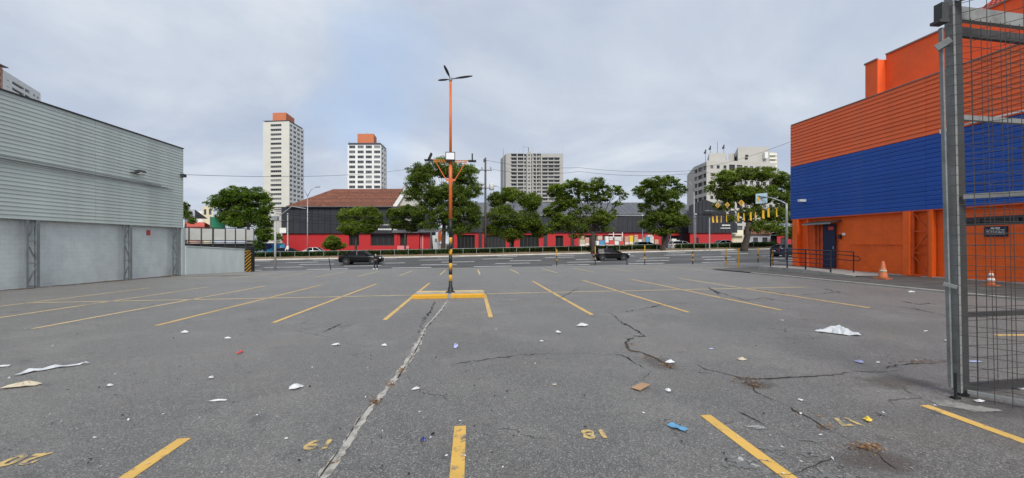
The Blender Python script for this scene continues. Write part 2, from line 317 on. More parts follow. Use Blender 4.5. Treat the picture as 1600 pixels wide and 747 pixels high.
# graffiti: flat paint on a wall
def graffiti():
    m, N, L, b = newmat('blue_graffiti')
    tc = N.new('ShaderNodeTexCoord'); v = N.new('ShaderNodeTexVoronoi'); v.inputs['Scale'].default_value = .9
    n = N.new('ShaderNodeTexNoise'); n.inputs['Scale'].default_value = 1.1; L.new(tc.outputs['Object'], n.inputs['Vector'])
    ad = N.new('ShaderNodeVectorMath'); ad.operation = 'MULTIPLY_ADD'; ad.inputs[1].default_value = (1.6, 1.6, 1.6); L.new(n.outputs['Color'], ad.inputs[0]); L.new(tc.outputs['Object'], ad.inputs[2]); L.new(ad.outputs[0], v.inputs['Vector'])
    s = N.new('ShaderNodeSeparateXYZ'); L.new(v.outputs['Color'], s.inputs[0]); r = N.new('ShaderNodeValToRGB'); L.new(s.outputs[0], r.inputs[0])
    r.color_ramp.interpolation = 'CONSTANT'
    ramp(r, [(0, (.03, .25, .62)), (.35, (.05, .42, .75)), (.6, (.10, .09, .42)), (.75, (.40, .62, .80)), (.9, (.02, .03, .12))])
    L.new(r.outputs[0], b.inputs['Base Color']); b.inputs['Roughness'].default_value = .8
    return m
M['graffiti'] = graffiti()

# ------------------------------------------------------------------ mesh helpers
class MB:
    def __init__(s): s.v = []; s.f = []; s.mi = []; s.cur = 0
    def face(s, pts):
        n = len(s.v); s.v += [tuple(p) for p in pts]; s.f.append(tuple(range(n, n+len(pts)))); s.mi.append(s.cur)
    def obox(s, o, u, v, w):
        """box from corner o along vectors u, v, w"""
        o, u, v, w = Vector(o), Vector(u), Vector(v), Vector(w)
        if u.cross(v).dot(w) < 0: u, v = v, u
        n = len(s.v)
        for a in (0, 1):
            for b in (0, 1):
                for c in (0, 1): s.v.append(tuple(o+u*a+v*b+w*c))
        for q in ((0, 1, 3, 2), (4, 6, 7, 5), (0, 4, 5, 1), (2, 3, 7, 6), (0, 2, 6, 4), (1, 5, 7, 3)):
            s.f.append(tuple(n+i for i in q)); s.mi.append(s.cur)
    def box(s, c, d, rz=0):
        ca, sa = math.cos(rz), math.sin(rz)
        u = Vector((ca, sa, 0))*d[0]; v = Vector((-sa, ca, 0))*d[1]; w = Vector((0, 0, d[2]))
        s.obox(Vector(c)-(u+v+w)/2, u, v, w)
    def bar(s, a, b, w, h=None, up=(0, 0, 1)):
        """rectangular bar between two points"""
        a, b = Vector(a), Vector(b); h = h or w; d = (b-a).normalized(); up = Vector(up)
        if abs(d.dot(up)) > .98: up = Vector((0, 1, 0))
        x = d.cross(up).normalized(); y = x.cross(d)
        s.obox(a-x*w/2-y*h/2, b-a, x*w, y*h)
    def tube(s, pts, r, n=8, cap=True):
        pts = [Vector(p) for p in pts]; rs = r if isinstance(r, (list, tuple)) else [r]*len(pts)
        base = len(s.v); up = Vector((0, 0, 1))
        for i, p in enumerate(pts):
            d = (pts[min(i+1, len(pts)-1)]-pts[max(i-1, 0)]).normalized()
            q = up if abs(d.dot(up)) < .95 else Vector((0, 1, 0))
            x = d.cross(q).normalized(); y = d.cross(x)
            for k in range(n):
                a = 2*math.pi*k/n; s.v.append(tuple(p+(x*math.cos(a)+y*math.sin(a))*rs[i]))
        for i in range(len(pts)-1):
            for k in range(n):
                s.f.append((base+i*n+k, base+i*n+(k+1) % n, base+(i+1)*n+(k+1) % n, base+(i+1)*n+k)); s.mi.append(s.cur)
        if cap:
            s.f.append(tuple(base+k for k in range(n))[::-1]); s.mi.append(s.cur)
            s.f.append(tuple(base+(len(pts)-1)*n+k for k in range(n))); s.mi.append(s.cur)
    def lathe(s, c, prof, n=16):
        base = len(s.v); c = Vector(c)
        for r, z in prof:
            for k in range(n):
                a = 2*math.pi*k/n; s.v.append((c.x+r*math.cos(a), c.y+r*math.sin(a), c.z+z))
        for i in range(len(prof)-1):
            for k in range(n):
                s.f.append((base+i*n+k, base+i*n+(k+1) % n, base+(i+1)*n+(k+1) % n, base+(i+1)*n+k)); s.mi.append(s.cur)
        s.f.append(tuple(base+k for k in range(n))[::-1]); s.mi.append(s.cur)
        s.f.append(tuple(base+(len(prof)-1)*n+k for k in range(n))); s.mi.append(s.cur)
    def mesh(s, name, mats):
        me = bpy.data.meshes.new(name); me.from_pydata(s.v, [], s.f); mats = mats if isinstance(mats, (list, tuple)) else [mats]
        for m in mats: me.materials.append(m)
        if len(mats) > 1: me.polygons.foreach_set('material_index', s.mi)
        me.update(); return me
    def build(s, name, mats, parent=None, smooth=False, kind=None):
        me = s.mesh(name, mats)
        if smooth: me.polygons.foreach_set('use_smooth', [True]*len(me.polygons))
        return link(name, me, parent, kind)
def origin(p):
    return Vector(p['origin']) if p and 'origin' in p.keys() else Vector((0, 0, 0))
def link(name, me, parent=None, kind=None):
    o = bpy.data.objects.new(name, me); COL.objects.link(o)
    if parent:
        o.parent = parent
        if parent.type == 'EMPTY': o.matrix_parent_inverse = Matrix.Translation(-parent.location)
    if kind: o['kind'] = kind
    return o
def tag(o, label, cat, group=None):
    o['label'] = label; o['category'] = cat
    if group: o['group'] = group
    return o
def thing(name, label, cat, loc=(0, 0, 0), group=None):
    """an Empty at the thing's base; parts are modelled in world coordinates"""
    o = bpy.data.objects.new(name, None); COL.objects.link(o); o.location = loc; o.empty_display_size = .3
    return tag(o, label, cat, group)
def struct(o): o['kind'] = 'structure'; return o
def copy_tree(o, parent=None):
    c = o.copy(); COL.objects.link(c)
    if parent: c.parent = parent
    for ch in list(o.children): copy_tree(ch, c)
    return c
def grid(name, xs, ys, zf, mat, parent=None):
    v = [(x, y, zf(x, y)) for y in ys for x in xs]; n = len(xs)
    f = [(j*n+i, j*n+i+1, (j+1)*n+i+1, (j+1)*n+i) for j in range(len(ys)-1) for i in range(n-1)]
    me = bpy.data.meshes.new(name); me.from_pydata(v, [], f); me.materials.append(mat); me.update()
    return link(name, me, parent)
def ribbon(pts, ws, lift, step=.5):
    """thin sheet following the ground along a polyline; ws half widths"""
    m = MB(); P = []; Wd = []
    for i in range(len(pts)-1):
        a, b = Vector(pts[i][:2]), Vector(pts[i+1][:2]); k = max(1, int((b-a).length/step))
        for j in range(k):
            P.append(a.lerp(b, j/k)); Wd.append(ws[i]+(ws[i+1]-ws[i])*j/k)
    P.append(Vector(pts[-1][:2])); Wd.append(ws[-1])
    ring = []
    for i, p in enumerate(P):
        d = (P[min(i+1, len(P)-1)]-P[max(i-1, 0)]).normalized(); nn = Vector((-d.y, d.x))
        for sgn in (1, -1):
            q = p+nn*Wd[i]*sgn; m.v.append((q.x, q.y, H(q.x, q.y)+lift))
    for i in range(len(P)-1):
        m.f.append((2*i+1, 2*i+3, 2*i+2, 2*i)); m.mi.append(0)
    return m

# ------------------------------------------------------------------ the ground
def rng_(a, b, n): return [a+(b-a)*i/n for i in range(n+1)]
yk = [-30, -10, 0, 4, 9, 13, 18, 18.6, 24, 29, 33, 35.9, 40, 44.3, 50, 54.5, 62, 75, 100, 150, 250, 400, 900, 2500]
xk = [-2500, -900, -300, -120, -60, -40, -20, 0, 20, 40, 60, 120, 300, 900, 2500]
struct(grid('ground', xk, yk, lambda x, y: H(x, y)-.22, M['earth']))
LX0, LX1 = -19.3, 34
lot = struct(grid('parking_lot', rng_(LX0, LX1, 60), rng_(-7, 33.2, 60)+[33.4], H, M['asphalt']))
struct(grid('pavement', rng_(-60, 60, 80), [33.4, 33.8, 34.4, 35.1, 35.7], lambda x, y: H(x, y)+.004, M['pave']))
m = MB()
for i in range(120):
    x0 = -60+i; x1 = x0+.985
    o0, o1 = H(x0, 35.8), H(x1, 35.8)
    m.obox((x0, 35.7, o0-.2), (x1-x0, 0, o1-o0), (0, .16, 0), (0, 0, .21))
struct(m.build('kerb', M['concrete']))
struct(grid('road', rng_(-150, 150, 60), [35.86, 38, 41, 44.3, 48, 51, 54.3], lambda x, y: H(x, y)-.1+.1*max(0, min(1, (y-36)/8)), M['roadasphalt']))
road_z = lambda x, y: H(x, y)-.1+.1*max(0, min(1, (y-36)/8))
m = MB()
for i in range(110):
    x0 = -55+i; x1 = x0+.985
    m.obox((x0, 54.3, H(x0, 54.4)-.1), (x1-x0, 0, H(x1, 54.4)-H(x0, 54.4)), (0, .18, 0), (0, 0, .24))
struct(m.build('median_kerb', M['whitekerb']))
def soil_z(x, y): return H(x, y)+.11+.26*max(0, min(1, (y-54.5)/1.3, (58.2-y)/1.0))+.035*math.sin(x*1.7+y)*math.sin(x*.6)
struct(grid('median_soil', rng_(-60, 60, 120), [54.48, 55.0, 55.8, 57, 58.2], soil_z, M['soil']))
struct(grid('far_road', rng_(-150, 150, 40), [58.2, 62, 66, 71], lambda x, y: H(x, y), M['roadasphalt']))
struct(grid('far_pavement', rng_(-120, 120, 40), [71, 74, 78, 84], lambda x, y: H(x, y)+.05, M['pave']))

# painted lines: parts of the lot
def line(x0, y0, x1, y1, w, mat, name='stall_line', lift=.004):
    return ribbon([(x0, y0), (x1, y1)], [w/2, w/2], lift).build(name, mat, lot)
for k in range(-3, 4):
    x = -.12+2.32*k
    line(x+.02, -2.0, x, 3.72, .105, M['yline'])
for k in range(-6, 5):
    x = .36+2.3*k
    near = abs(k) < 2
    line(x+.02, 9.1, x+(.0 if k else .0), 13.6, .10, M['yline'] if k > -4 else M['yfaded'])
    if k not in (0,): line(x, 13.85 if k not in (-1,) else 14.3, x, 18.4 if k != 0 else 15, .095, M['yline'] if -4 < k < 4 else M['yfaded'])
for k in range(-7, 8):
    x = .36+2.3*k
    line(x, 24.0, x-.05, 29.4, .09, M['yfaded'])
for (a, b) in ((-13.5, -8.8), (-8.7, -1.95), (.45, 5.0), (5.1, 11.9)):
    line(a, 13.72, b, 13.74, .11, M['yfaded'], 'divider_line')
line(-17.2, 24.6, -15.2, 25.6, .1, M['yfaded'])
p = G(1556, 524); line(p.x, p.y, p.x+1.6, p.y-.15, .11, M['yline'])
# stencilled stall numbers, read from the far side
def stencil(txt, px, py, rot, size=.215):
    cu = bpy.data.curves.new('stall_number', 'FONT'); cu.body = txt; cu.size = size; cu.align_x = 'CENTER'; cu.align_y = 'CENTER'; cu.offset = .009; cu.space_character = 1.15
    tmp = bpy.data.objects.new('tmp', cu); COL.objects.link(tmp)
    dg = bpy.context.evaluated_depsgraph_get(); me = bpy.data.meshes.new_from_object(tmp.evaluated_get(dg))
    bpy.data.objects.remove(tmp)
    p = G(px, py); ca, sa = math.cos(rot), math.sin(rot)
    for v in me.vertices:
        x, y = v.co.x*ca-v.co.y*sa+p.x, v.co.x*sa+v.co.y*ca+p.y; v.co = (x, y, H(x, y)+.005)
    me.materials.clear(); me.materials.append(M['ynum'])
    o = link('stall_number', me, lot); o['label'] = 'worn yellow stencilled number '+txt
M['ynum'] = paintmat('number_paint', (.60, .42, .14), (.13, .12, .1), .44, 16)
stencil('19', 500, 694, R(182)); stencil('18', 930, 678, R(178)); stencil('20', 38, 718, R(184), .235); stencil('17', 1322, 659, R(180))
# lane marks on the road
hw_ = .2
for yy, off in ((38.6, 0), (42.0, 2.2), (45.5, 4), (49.0, 1.1), (52.0, 3)):
    for k in range(-9, 10):
        x = k*7.5+off; mm = MB(); pts = rng_(x, x+(3.6 if yy < 50 else 2.5), 3)
        for a, b in zip(pts, pts[1:]):
            mm.face([(a, yy-hw_, road_z(a, yy-hw_)+.006), (b, yy-hw_, road_z(b, yy-hw_)+.006), (b, yy+hw_, road_z(b, yy+hw_)+.006), (a, yy+hw_, road_z(a, yy+hw_)+.006)])
        mm.build('lane_marking', M['wline'], bpy.data.objects['road'])
# expansion joint: pale filler with broken edges
jp = [(700, 470), (690, 484), (676, 500), (665, 512), (657, 530), (646, 551), (636, 566), (625, 582), (611, 600), (596, 618), (582, 634), (566, 655), (548, 684), (527, 716), (505, 747), (470, 800), (430, 860)]
jw = [.09, .055, .06, .06, .075, .08, .07, .065, .045, .035, .05, .055, .055, .05, .055, .055, .055]
P = [G(*q) for q in jp]
def rough_ribbon(P, wl, lift, mat, name, parent, step=.06, amp=.35, side=0):
    m = ribbon(P, wl, lift, step); q = np.array(m.v)
    k = len(q)
    n = np.repeat(rng.normal(0, 1, k//6+2), 6)[:k]; n2 = rng.normal(0, 1, k)
    for i in range(0, k, 2):
        a, b = q[i].copy(), q[i+1].copy(); d = a-b; d[2] = 0
        q[i] = a+d*amp*(.5*n[i]+.4*n2[i]); q[i+1] = b-d*amp*(.5*n[i+1]+.4*n2[i+1])
    m.v = [tuple((x[0], x[1], H(x[0], x[1])+lift)) for x in q]
    return m.build(name, mat, parent)
rough_ribbon(P, [w*.66 for w in jw], .004, M['pale'], 'joint_filler', lot, .05, .26)
rough_ribbon([p+Vector((-.027, 0, 0)) for p in P[10:]], [.0045]*len(P[10:]), .008, M['crack'], 'joint_gap', lot, .04, .6)
rough_ribbon([p+Vector((.022, 0, 0)) for p in P[:9]], [.006]*9, .008, M['crack'], 'joint_gap', lot, .05, .6)
# cracks as seen
def zoomC(pts): return [(880+x/2.434, 440+y/2.434) for x, y in pts]
CR_ = [
    zoomC([(150, 112), (190, 125), (215, 150), (250, 170), (285, 190), (312, 210), (275, 208), (240, 232), (250, 262), (300, 270), (345, 290), (385, 312), (420, 336), (500, 345), (565, 350)]),
    zoomC([(0, 275), (90, 275), (160, 279), (225, 280), (262, 300), (300, 325), (328, 345), (300, 375), (258, 395)]),
    zoomC([(500, 312), (540, 335), (590, 345), (640, 358), (690, 372), (760, 372), (860, 366), (960, 360), (1020, 356), (1110, 342), (1200, 346), (1290, 338)]),
    zoomC([(1225, 335), (1240, 322), (1310, 314), (1440, 310)]),
    zoomC([(690, 372), (740, 425), (800, 452), (870, 482), (930, 515), (985, 552), (1060, 590), (1120, 618), (1200, 660), (1250, 705), (1330, 747)]),
    zoomC([(590, 480), (660, 495), (720, 520), (780, 555), (825, 590)]),
    zoomC([(740, 745), (780, 735), (860, 735), (905, 722), (960, 700), (1010, 680), (1075, 660)]),
    zoomC([(190, 122), (260, 112), (330, 98), (380, 88), (520, 78)]),
    zoomC([(1270, 95), (1340, 105), (1400, 118), (1468, 133)]),
    zoomC([(1000, 28), (1060, 45), (1120, 52)]),
    zoomC([(545, 25), (600, 45), (700, 72), (760, 62), (860, 78)]),
    zoomC([(1290, 75), (1350, 88), (1400, 82)]),
    [(697, 571), (740, 565), (800, 556), (850, 553), (880, 553)],
    [(680, 470), (676, 480), (664, 497), (655, 520)],
    [(1105, 448), (1118, 456), (1124, 462)], [(870, 468), (886, 460), (905, 450)],
    [(503, 520), (520, 512), (535, 506)],
    [(1120, 448), (1180, 452), (1240, 462), (1320, 456)],
]
for q in CR_:
    P_ = [G(*a) for a in q]; Q = []
    for a, b in zip(P_, P_[1:]):
        k = max(1, int((b-a).length/.06))
        for j in range(k):
            t = j/k; w = min(1, (b-a).length)*.045
            Q.append(a.lerp(b, t)+Vector((random.gauss(0, w*.75), random.gauss(0, w*.75), 0)))
    Q.append(P_[-1])
    far = Q[0].length
    wd = [(.0021+.0008*far)*random.uniform(.35, 1.25)*(.12+1.15*math.sin(math.pi*(i+.5)/len(Q))**.6) for i in range(len(Q))]
    rough_ribbon(Q, wd, .006, M['crack'], 'asphalt_crack', lot, .05, .5)
rough_ribbon([G(*a) for a in zoomC([(235, 235), (250, 262), (300, 272), (350, 292), (395, 318), (410, 335)])], [.008, .014, .012, .012, .018, .008], .004, M['crackdirt'], 'crack_dirt', lot, .04, .8)
# pale dusty streaks and concrete patches
for pts, w in (([(305, 444), (340, 444.5), (400, 444.5), (440, 441.5), (520, 437)], [.05, .25, .25, .07, .03]), ([(775, 470), (800, 469), (830, 468)], [.05, .2, .06]),
               ([(1060, 405), (1200, 411), (1260, 417)], [.02, .05, .05])):
    rough_ribbon([G(*a) for a in pts], w, .005, M['dusty'], 'dusty_streak', lot, .2, .4)
p0 = G(1450, 624); p1 = G(1505, 637)
rough_ribbon([p0, p0.lerp(p1, .3), p0.lerp(p1, .6), p1+Vector((.05, 0, 0)), p1+Vector((.28, -.1, 0))], [.02, .09, .11, .10, .03], .004, M['patch'], 'concrete_patch', lot, .035, .22)
for zx, zy, w in ((735, 555, .06), (790, 635, .08), (935, 605, .05), (700, 680, .10), (680, 700, .09), (920, 660, .06), (1215, 503, .05), (1040, 742, .12)):
    a = G(880+zx/2.434, 440+zy/2.434)
    rough_ribbon([a+Vector((-w*1.6, .02, 0)), a, a+Vector((w*1.5, -.03, 0))], [w*.15, w*.35, w*.1], .005, M['dusty'], 'worn_spot', lot, .02, .9)

def stainmat(name, col, amt):
    m, N, L, b = newmat(name); b.inputs['Base Color'].default_value = (*col, 1); b.inputs['Roughness'].default_value = .56; b.inputs['Specular IOR Level'].default_value = .75; b.inputs['Sheen Weight'].default_value = .3; b.inputs['Sheen Roughness'].default_value = .35
    tc = N.new('ShaderNodeTexCoord'); mp = N.new('ShaderNodeMapping'); mp.inputs['Location'].default_value = (-1, -1, 0); mp.inputs['Scale'].default_value = (2, 2, 0); L.new(tc.outputs['Generated'], mp.inputs[0])
    ln = N.new('ShaderNodeVectorMath'); ln.operation = 'LENGTH'; L.new(mp.outputs[0], ln.inputs[0])
    n = N.new('ShaderNodeTexNoise'); n.inputs['Scale'].default_value = 3.2; n.inputs['Detail'].default_value = 8; n.inputs['Roughness'].default_value = .68; L.new(tc.outputs['Object'], n.inputs['Vector'])
    ad = N.new('ShaderNodeMath'); ad.operation = 'MULTIPLY_ADD'; ad.inputs[1].default_value = 1.5; L.new(n.outputs['Fac'], ad.inputs[0]); L.new(ln.outputs['Value'], ad.inputs[2])
    mr = N.new('ShaderNodeMapRange'); mr.inputs['From Min'].default_value = 1.0; mr.inputs['From Max'].default_value = 1.55; mr.inputs['To Min'].default_value = amt; mr.inputs['To Max'].default_value = 0; L.new(ad.outputs[0], mr.inputs[0])
    tr = N.new('ShaderNodeBsdfTransparent'); mx = N.new('ShaderNodeMixShader'); L.new(mr.outputs[0], mx.inputs[0]); L.new(tr.outputs[0], mx.inputs[1]); L.new(b.outputs[0], mx.inputs[2]); L.new(mx.outputs[0], N['Material Output'].inputs['Surface'])
    return m
SM = {'brown': stainmat('brown_mud_stain', (.085, .062, .045), .5), 'oil': stainmat('dark_oil_stain', (.034, .032, .030), .35), 'pale': stainmat('pale_worn_patch', (.20, .19, .17), .32)}
for i, (px, py, sx, sy, k) in enumerate(((1400, 598, .75, .32, 'brown'), (1560, 640, .9, .35, 'oil'), (1370, 722, .5, .25, 'brown'), (1025, 566, .35, .45, 'brown'), (1185, 602, .35, .16, 'brown'),
        (60, 440, 2.6, .8, 'brown'), (170, 434, 2.2, .8, 'brown'), (350, 431, 2.5, 1.0, 'brown'), )):
    g = G(px, py); v = [(g.x, g.y, H(g.x, g.y)+.0022+.00004*i)]; f = []
    for ring in (.5, 1):
        for q in range(18): a = 2*math.pi*q/18; x, y = g.x+sx*ring*math.cos(a), g.y+sy*ring*math.sin(a); v.append((x, y, H(x, y)+.0022+.00004*i))
    for q in range(18): f += [(0, 1+q, 1+(q+1) % 18), (1+q, 19+q, 19+(q+1) % 18, 1+(q+1) % 18)]
    me = bpy.data.meshes.new('stain'); me.from_pydata(v, [], f); me.materials.append(SM[k]); me.update(); link('stain', me, lot)

# right hand pavement beside the store: low concrete edging and dark strip
m = MB()
ys = rng_(2, 20.5, 36)
for a, b in zip(ys, ys[1:]):
    m.obox((14.62, a, H(14.6, a)-.1), (0, b-a-.006, H(14.6, b)-H(14.6, a)), (.22, 0, 0), (0, 0, .15))
struct(m.build('edging', M['concrete']))
def side_z(x, y): return H(x, y)+.05+.03*max(0, (x-15))
struct(grid('side_pavement', [14.84, 15.5, 16.4, 17.2, 18.6], rng_(0, 24.5, 30), side_z, pm('side_asphalt', (.085, .083, .08), .9, .25, 1.5, .4, 60, dirt=(.17, .15, .12), dirt_amt=.6, dirt_scale=1.2)))

# ------------------------------------------------------------------ facade helpers
WCACHE = {}
def facade(parent, A, B, z0, z1, wins, mat, depth=.25, name='wall', frame='frame', glass='glass', mull=2, wname='window'):
    """wall from A to B (plan), outward side towards the camera, openings (u0,u1,za,zb,[mullions]) cut and recessed; each window a part"""
    A, B = Vector((A[0], A[1], 0)), Vector((B[0], B[1], 0)); u = (B-A).normalized(); Lw = (B-A).length
    n = Vector((u.y, -u.x, 0))
    if n.dot(-(A+B)/2) < 0: n = -n
    us = sorted({0, Lw, *[w[0] for w in wins], *[w[1] for w in wins]}); zs = sorted({z0, z1, *[w[2] for w in wins], *[w[3] for w in wins]})
    m = MB(); Pt = lambda a, z, d=0: A+u*a+Vector((0, 0, z))-n*d
    starts = {}
    inside = lambda a, z: any(w[0] < a < w[1] and w[2] < z < w[3] for w in wins)
    for za, zb in zip(zs, zs[1:]):
        run = None
        for ua, ub in zip(us, us[1:]):
            if inside((ua+ub)/2, (za+zb)/2):
                if run is not None: m.face([Pt(run, za), Pt(ua, za), Pt(ua, zb), Pt(run, zb)]); run = None
            elif run is None: run = ua
        if run is not None: m.face([Pt(run, za), Pt(Lw, za), Pt(Lw, zb), Pt(run, zb)])
    for w in wins:
        a, b, c, d = w[:4]
        for q in ((a, c, b, c), (b, c, b, d), (b, d, a, d), (a, d, a, c)):
            m.face([Pt(q[0], q[1]), Pt(q[2], q[3]), Pt(q[2], q[3], depth), Pt(q[0], q[1], depth)])
    wall = m.build(name, mat, parent)
    ang = math.atan2(u.y, u.x)
    if (Matrix.Rotation(ang, 3, 'Z') @ Vector((0, -1, 0))).dot(n) < 0: ang += math.pi
    for w in wins:
        k = w[4] if len(w) > 4 else mull
        W_, H_ = round(w[1]-w[0], 3), round(w[3]-w[2], 3); key = (W_, H_, k, frame, glass)
        if key not in WCACHE:
            q = MB(); t = min(.09, W_*.06); q.cur = 1
            q.face([(-W_/2, 0, 0), (W_/2, 0, 0), (W_/2, 0, H_), (-W_/2, 0, H_)]); q.cur = 0
            for x in [-W_/2, W_/2-t]: q.obox((x, -.06, 0), (t, 0, 0), (0, .055, 0), (0, 0, H_))
            for z in (0, H_-t): q.obox((-W_/2+t, -.06, z), (W_-2*t, 0, 0), (0, .055, 0), (0, 0, t))
            for i in range(1, k): q.obox((-W_/2+W_*i/k-t/2, -.05, t), (t, 0, 0), (0, .045, 0), (0, 0, H_-2*t))
            WCACHE[key] = q.mesh(wname, [M[frame], M[glass]])
        o = link(wname, WCACHE[key], parent)
        o.matrix_parent_inverse = Matrix.Identity(4)
        c = Pt((w[0]+w[1])/2, w[2], depth) - (parent.location if parent.type == 'EMPTY' else Vector((0, 0, 0)))
        o.location = c; o.rotation_euler = (0, 0, ang)
    return wall
def prism(parent, pts, z0, z1, mat, name, skip=()):
    m = MB(); n = len(pts)
    for i in range(n):
        if i in skip: continue
        a, b = pts[i], pts[(i+1) % n]
        m.face([(a[0], a[1], z0), (b[0], b[1], z0), (b[0], b[1], z1), (a[0], a[1], z1)])
    m.face([(p[0], p[1], z1) for p in pts]); m.face([(p[0], p[1], z0) for p in pts[::-1]])
    return m.build(name, mat, parent)
def boards(parent, X0, Y0, X1, Y1, z0, h, rows, seams, prof, mat, name='cladding_board', mats=None):
    """lapped boards on a wall line from (X0,Y0) to (X1,Y1); prof = [(out, z/h)...] outward offsets; each board a part sharing one mesh"""
    A, B = Vector((X0, Y0, 0)), Vector((X1, Y1, 0)); u = (B-A).normalized(); n = Vector((u.y, -u.x, 0))
    if n.dot(-(A+B)/2) < 0: n = -n
    Lw = (B-A).length; cuts = [0]+list(seams)+[Lw]
    for a, b in zip(cuts, cuts[1:]):
        m = MB(); g = .004
        p0, p1 = A+u*(a+g), A+u*(b-g)
        poly = [(o, z*h) for o, z in prof]
        E0 = [p0+n*o+Vector((0, 0, z)) for o, z in poly]; E1 = [p1+n*o+Vector((0, 0, z)) for o, z in poly]
        k = len(poly)
        for i in range(k):
            m.face([E0[i], E1[i], E1[(i+1) % k], E0[(i+1) % k]])
        m.face(E0[::-1]); m.face(E1)
        me = m.mesh(name, M[mat]); bm = bmesh.new(); bm.from_mesh(me); bmesh.ops.remove_doubles(bm, verts=bm.verts, dist=1e-5); bmesh.ops.recalc_face_normals(bm, faces=bm.faces); bm.to_mesh(me); bm.free()
        for r in range(rows):
            o = link(name, me, parent); o.matrix_parent_inverse = Matrix.Identity(4)
            o.location = Vector((0, 0, z0+r*h))-(parent.location if parent.type == 'EMPTY' else Vector())
def blocks(parent, A, B, z0, z1, mat, openings=(), bw=.4, bh=.2, name='block_wall', j=.003, dep=.008):
    A, B = Vector((A[0], A[1], 0)), Vector((B[0], B[1], 0)); u = (B-A).normalized(); n = Vector((u.y, -u.x, 0)); Lw = (B-A).length
    if n.dot(-(A+B)/2) < 0: n = -n
    m = MB(); rows = int((z1-z0)/bh)+1
    for r in range(rows):
        za, zb = z0+r*bh+j, min(z1, z0+(r+1)*bh-j)
        if zb-za < .03: continue
        x = -(bw/2 if r % 2 else 0)
        while x < Lw:
            a, b = max(0, x+j), min(Lw, x+bw-j); x += bw
            if b-a < .03 or any(a < o[1] and b > o[0] and za < o[3] and zb > o[2] for o in openings): continue
            d = dep+random.uniform(0, .003)
            o = A+u*a+Vector((0, 0, za)); w = u*(b-a); hgt = Vector((0, 0, zb-za)); out = n*d
            m.face([o+out, o+out+w, o+out+w+hgt, o+out+hgt])
            m.face([o, o+w, o+w+out, o+out]); m.face([o+hgt, o+hgt+w, o+hgt+w+out, o+hgt+out]); m.face([o, o+hgt, o+hgt+out, o+out]); m.face([o+w, o+w+hgt, o+w+hgt+out, o+w+out])
    return m.build(name, mat, parent, kind='stuff')
def lattice_column(parent, x, y, z0, z1, w, mat, ux, uy, out):
    """two chords and zigzag bracing; w along the wall, out = distance in front of the wall face"""
    u = Vector((ux, uy, 0)); n = Vector((uy, -ux, 0))
    if n.dot(-Vector((x, y, 0))) < 0: n = -n
    c = Vector((x, y, 0))+n*out
    a = c-u*w/2; b = c+u*w/2
    m = MB(); m.bar(a+Vector((0, 0, z0)), a+Vector((0, 0, z1)), .07, .1)
    col = m.build('column', mat, parent)
    m = MB(); m.bar(b+Vector((0, 0, z0)), b+Vector((0, 0, z1)), .10, .14); m.build('chord', mat, col)
    hgt = z1-z0; k = max(3, int(hgt/.8)); s = 1
    for i in range(k):
        za, zb = z0+.06+i*hgt/k, z0+.06+(i+1)*hgt/k-.05
        m = MB(); m.bar(a+Vector((0, 0, za)), b+Vector((0, 0, za)), .04); m.build('strut', mat, col)
        m = MB(); p, q = (a, b) if s > 0 else (b, a); m.bar(p+Vector((0, 0, za+.03)), q+Vector((0, 0, zb)), .035); m.build('brace', mat, col); s = -s
    return col

# ------------------------------------------------------------------ warehouse on the left
wh = thing('warehouse', 'grey green clad warehouse with painted block wall along the left edge of the lot', 'warehouse', (-19.2, 20, -.35))
XW = -19.25; YE = 28.9
prism(wh, [(XW-.06, 2), (XW-.06, YE-.1), (XW-26, YE-.1), (XW-26, 2)], -1, 7.72, M['smoothw'], 'wall')
blocks(wh, (XW-.06, 6), (XW-.06, YE-.12), -.6, 2.72, M['blockw'])
lap = [(0, 0), (.03, 0), (.034, .1), (.010, 1), (0, 1)]
boards(wh, XW+.18, 6, XW+.18, YE, 2.66, .173, 30, [9.6, 16.6], lap, 'clad')
m = MB(); m.box((XW+.19, (6+YE)/2, 7.88), (.14, YE-6, .05)); m.build('parapet_cap', M['gatedark'], wh)
m = MB(); m.box((XW+.07, (6+YE)/2, 2.68), (.2, YE-6, .06)); m.build('soffit', M['steelgrey'], wh)
m = MB(); m.box((XW+.07, (6+YE)/2, 7.8), (.22, YE-6.1, .1)); m.build('parapet', M['steelgrey'], wh)
for yy in (10.2, 15.2, 19.65, 24.55, 28.2):
    lattice_column(wh, XW, yy, H(-19, yy), 2.66, .42, M['steelgrey'], 0, 1, .16)
m = MB(); m.box((XW+.08, YE-.02, .9), (.3, .24, 3.5)); m.build('corner_post', M['smoothw'], wh)
# conduits and the wall lamp
for k in range(3):
    m = MB(); m.tube([(XW+.27, 6.5, 4.98+k*.11), (XW+.27, 18, 4.99+k*.1), (XW+.27, 27.9-.5*k, 5.02+k*.075)], .02, 6); m.build('conduit', M['steelgrey'], wh)
q = W(203, 269, 23.3)
m = MB(); m.obox((XW+.3, q.y-.3, q.z-.1), (.22, 0, .06), (0, .5, 0), (-.05, 0, .15)); fl = m.build('floodlight', M['gatedark'], wh)
m = MB(); m.obox((XW+.38, q.y-.25, q.z-.095), (.16, 0, .044), (0, .4, 0), (.012, 0, -.04)); m.build('lens', M['ledpanel'], fl)
m = MB(); m.box((XW+.27, q.y-.4, q.z-.1), (.06, .3, .05)); m.build('bracket', M['gatedark'], fl)
q = W(286, 275, 27.0); m = MB(); m.box((XW+.3, q.y-.15, q.z), (.2, .3, .2)); m.build('junction_box', M['gatedark'], wh)
q = W(231, 364, 24.4); m = MB(); m.obox((XW-.03, q.y-.14, q.z-.14), (.02, 0, 0), (0, .26, 0), (0, 0, .3)); o = m.build('notice', M['redp'], wh); o['label'] = 'small red notice on the block wall'
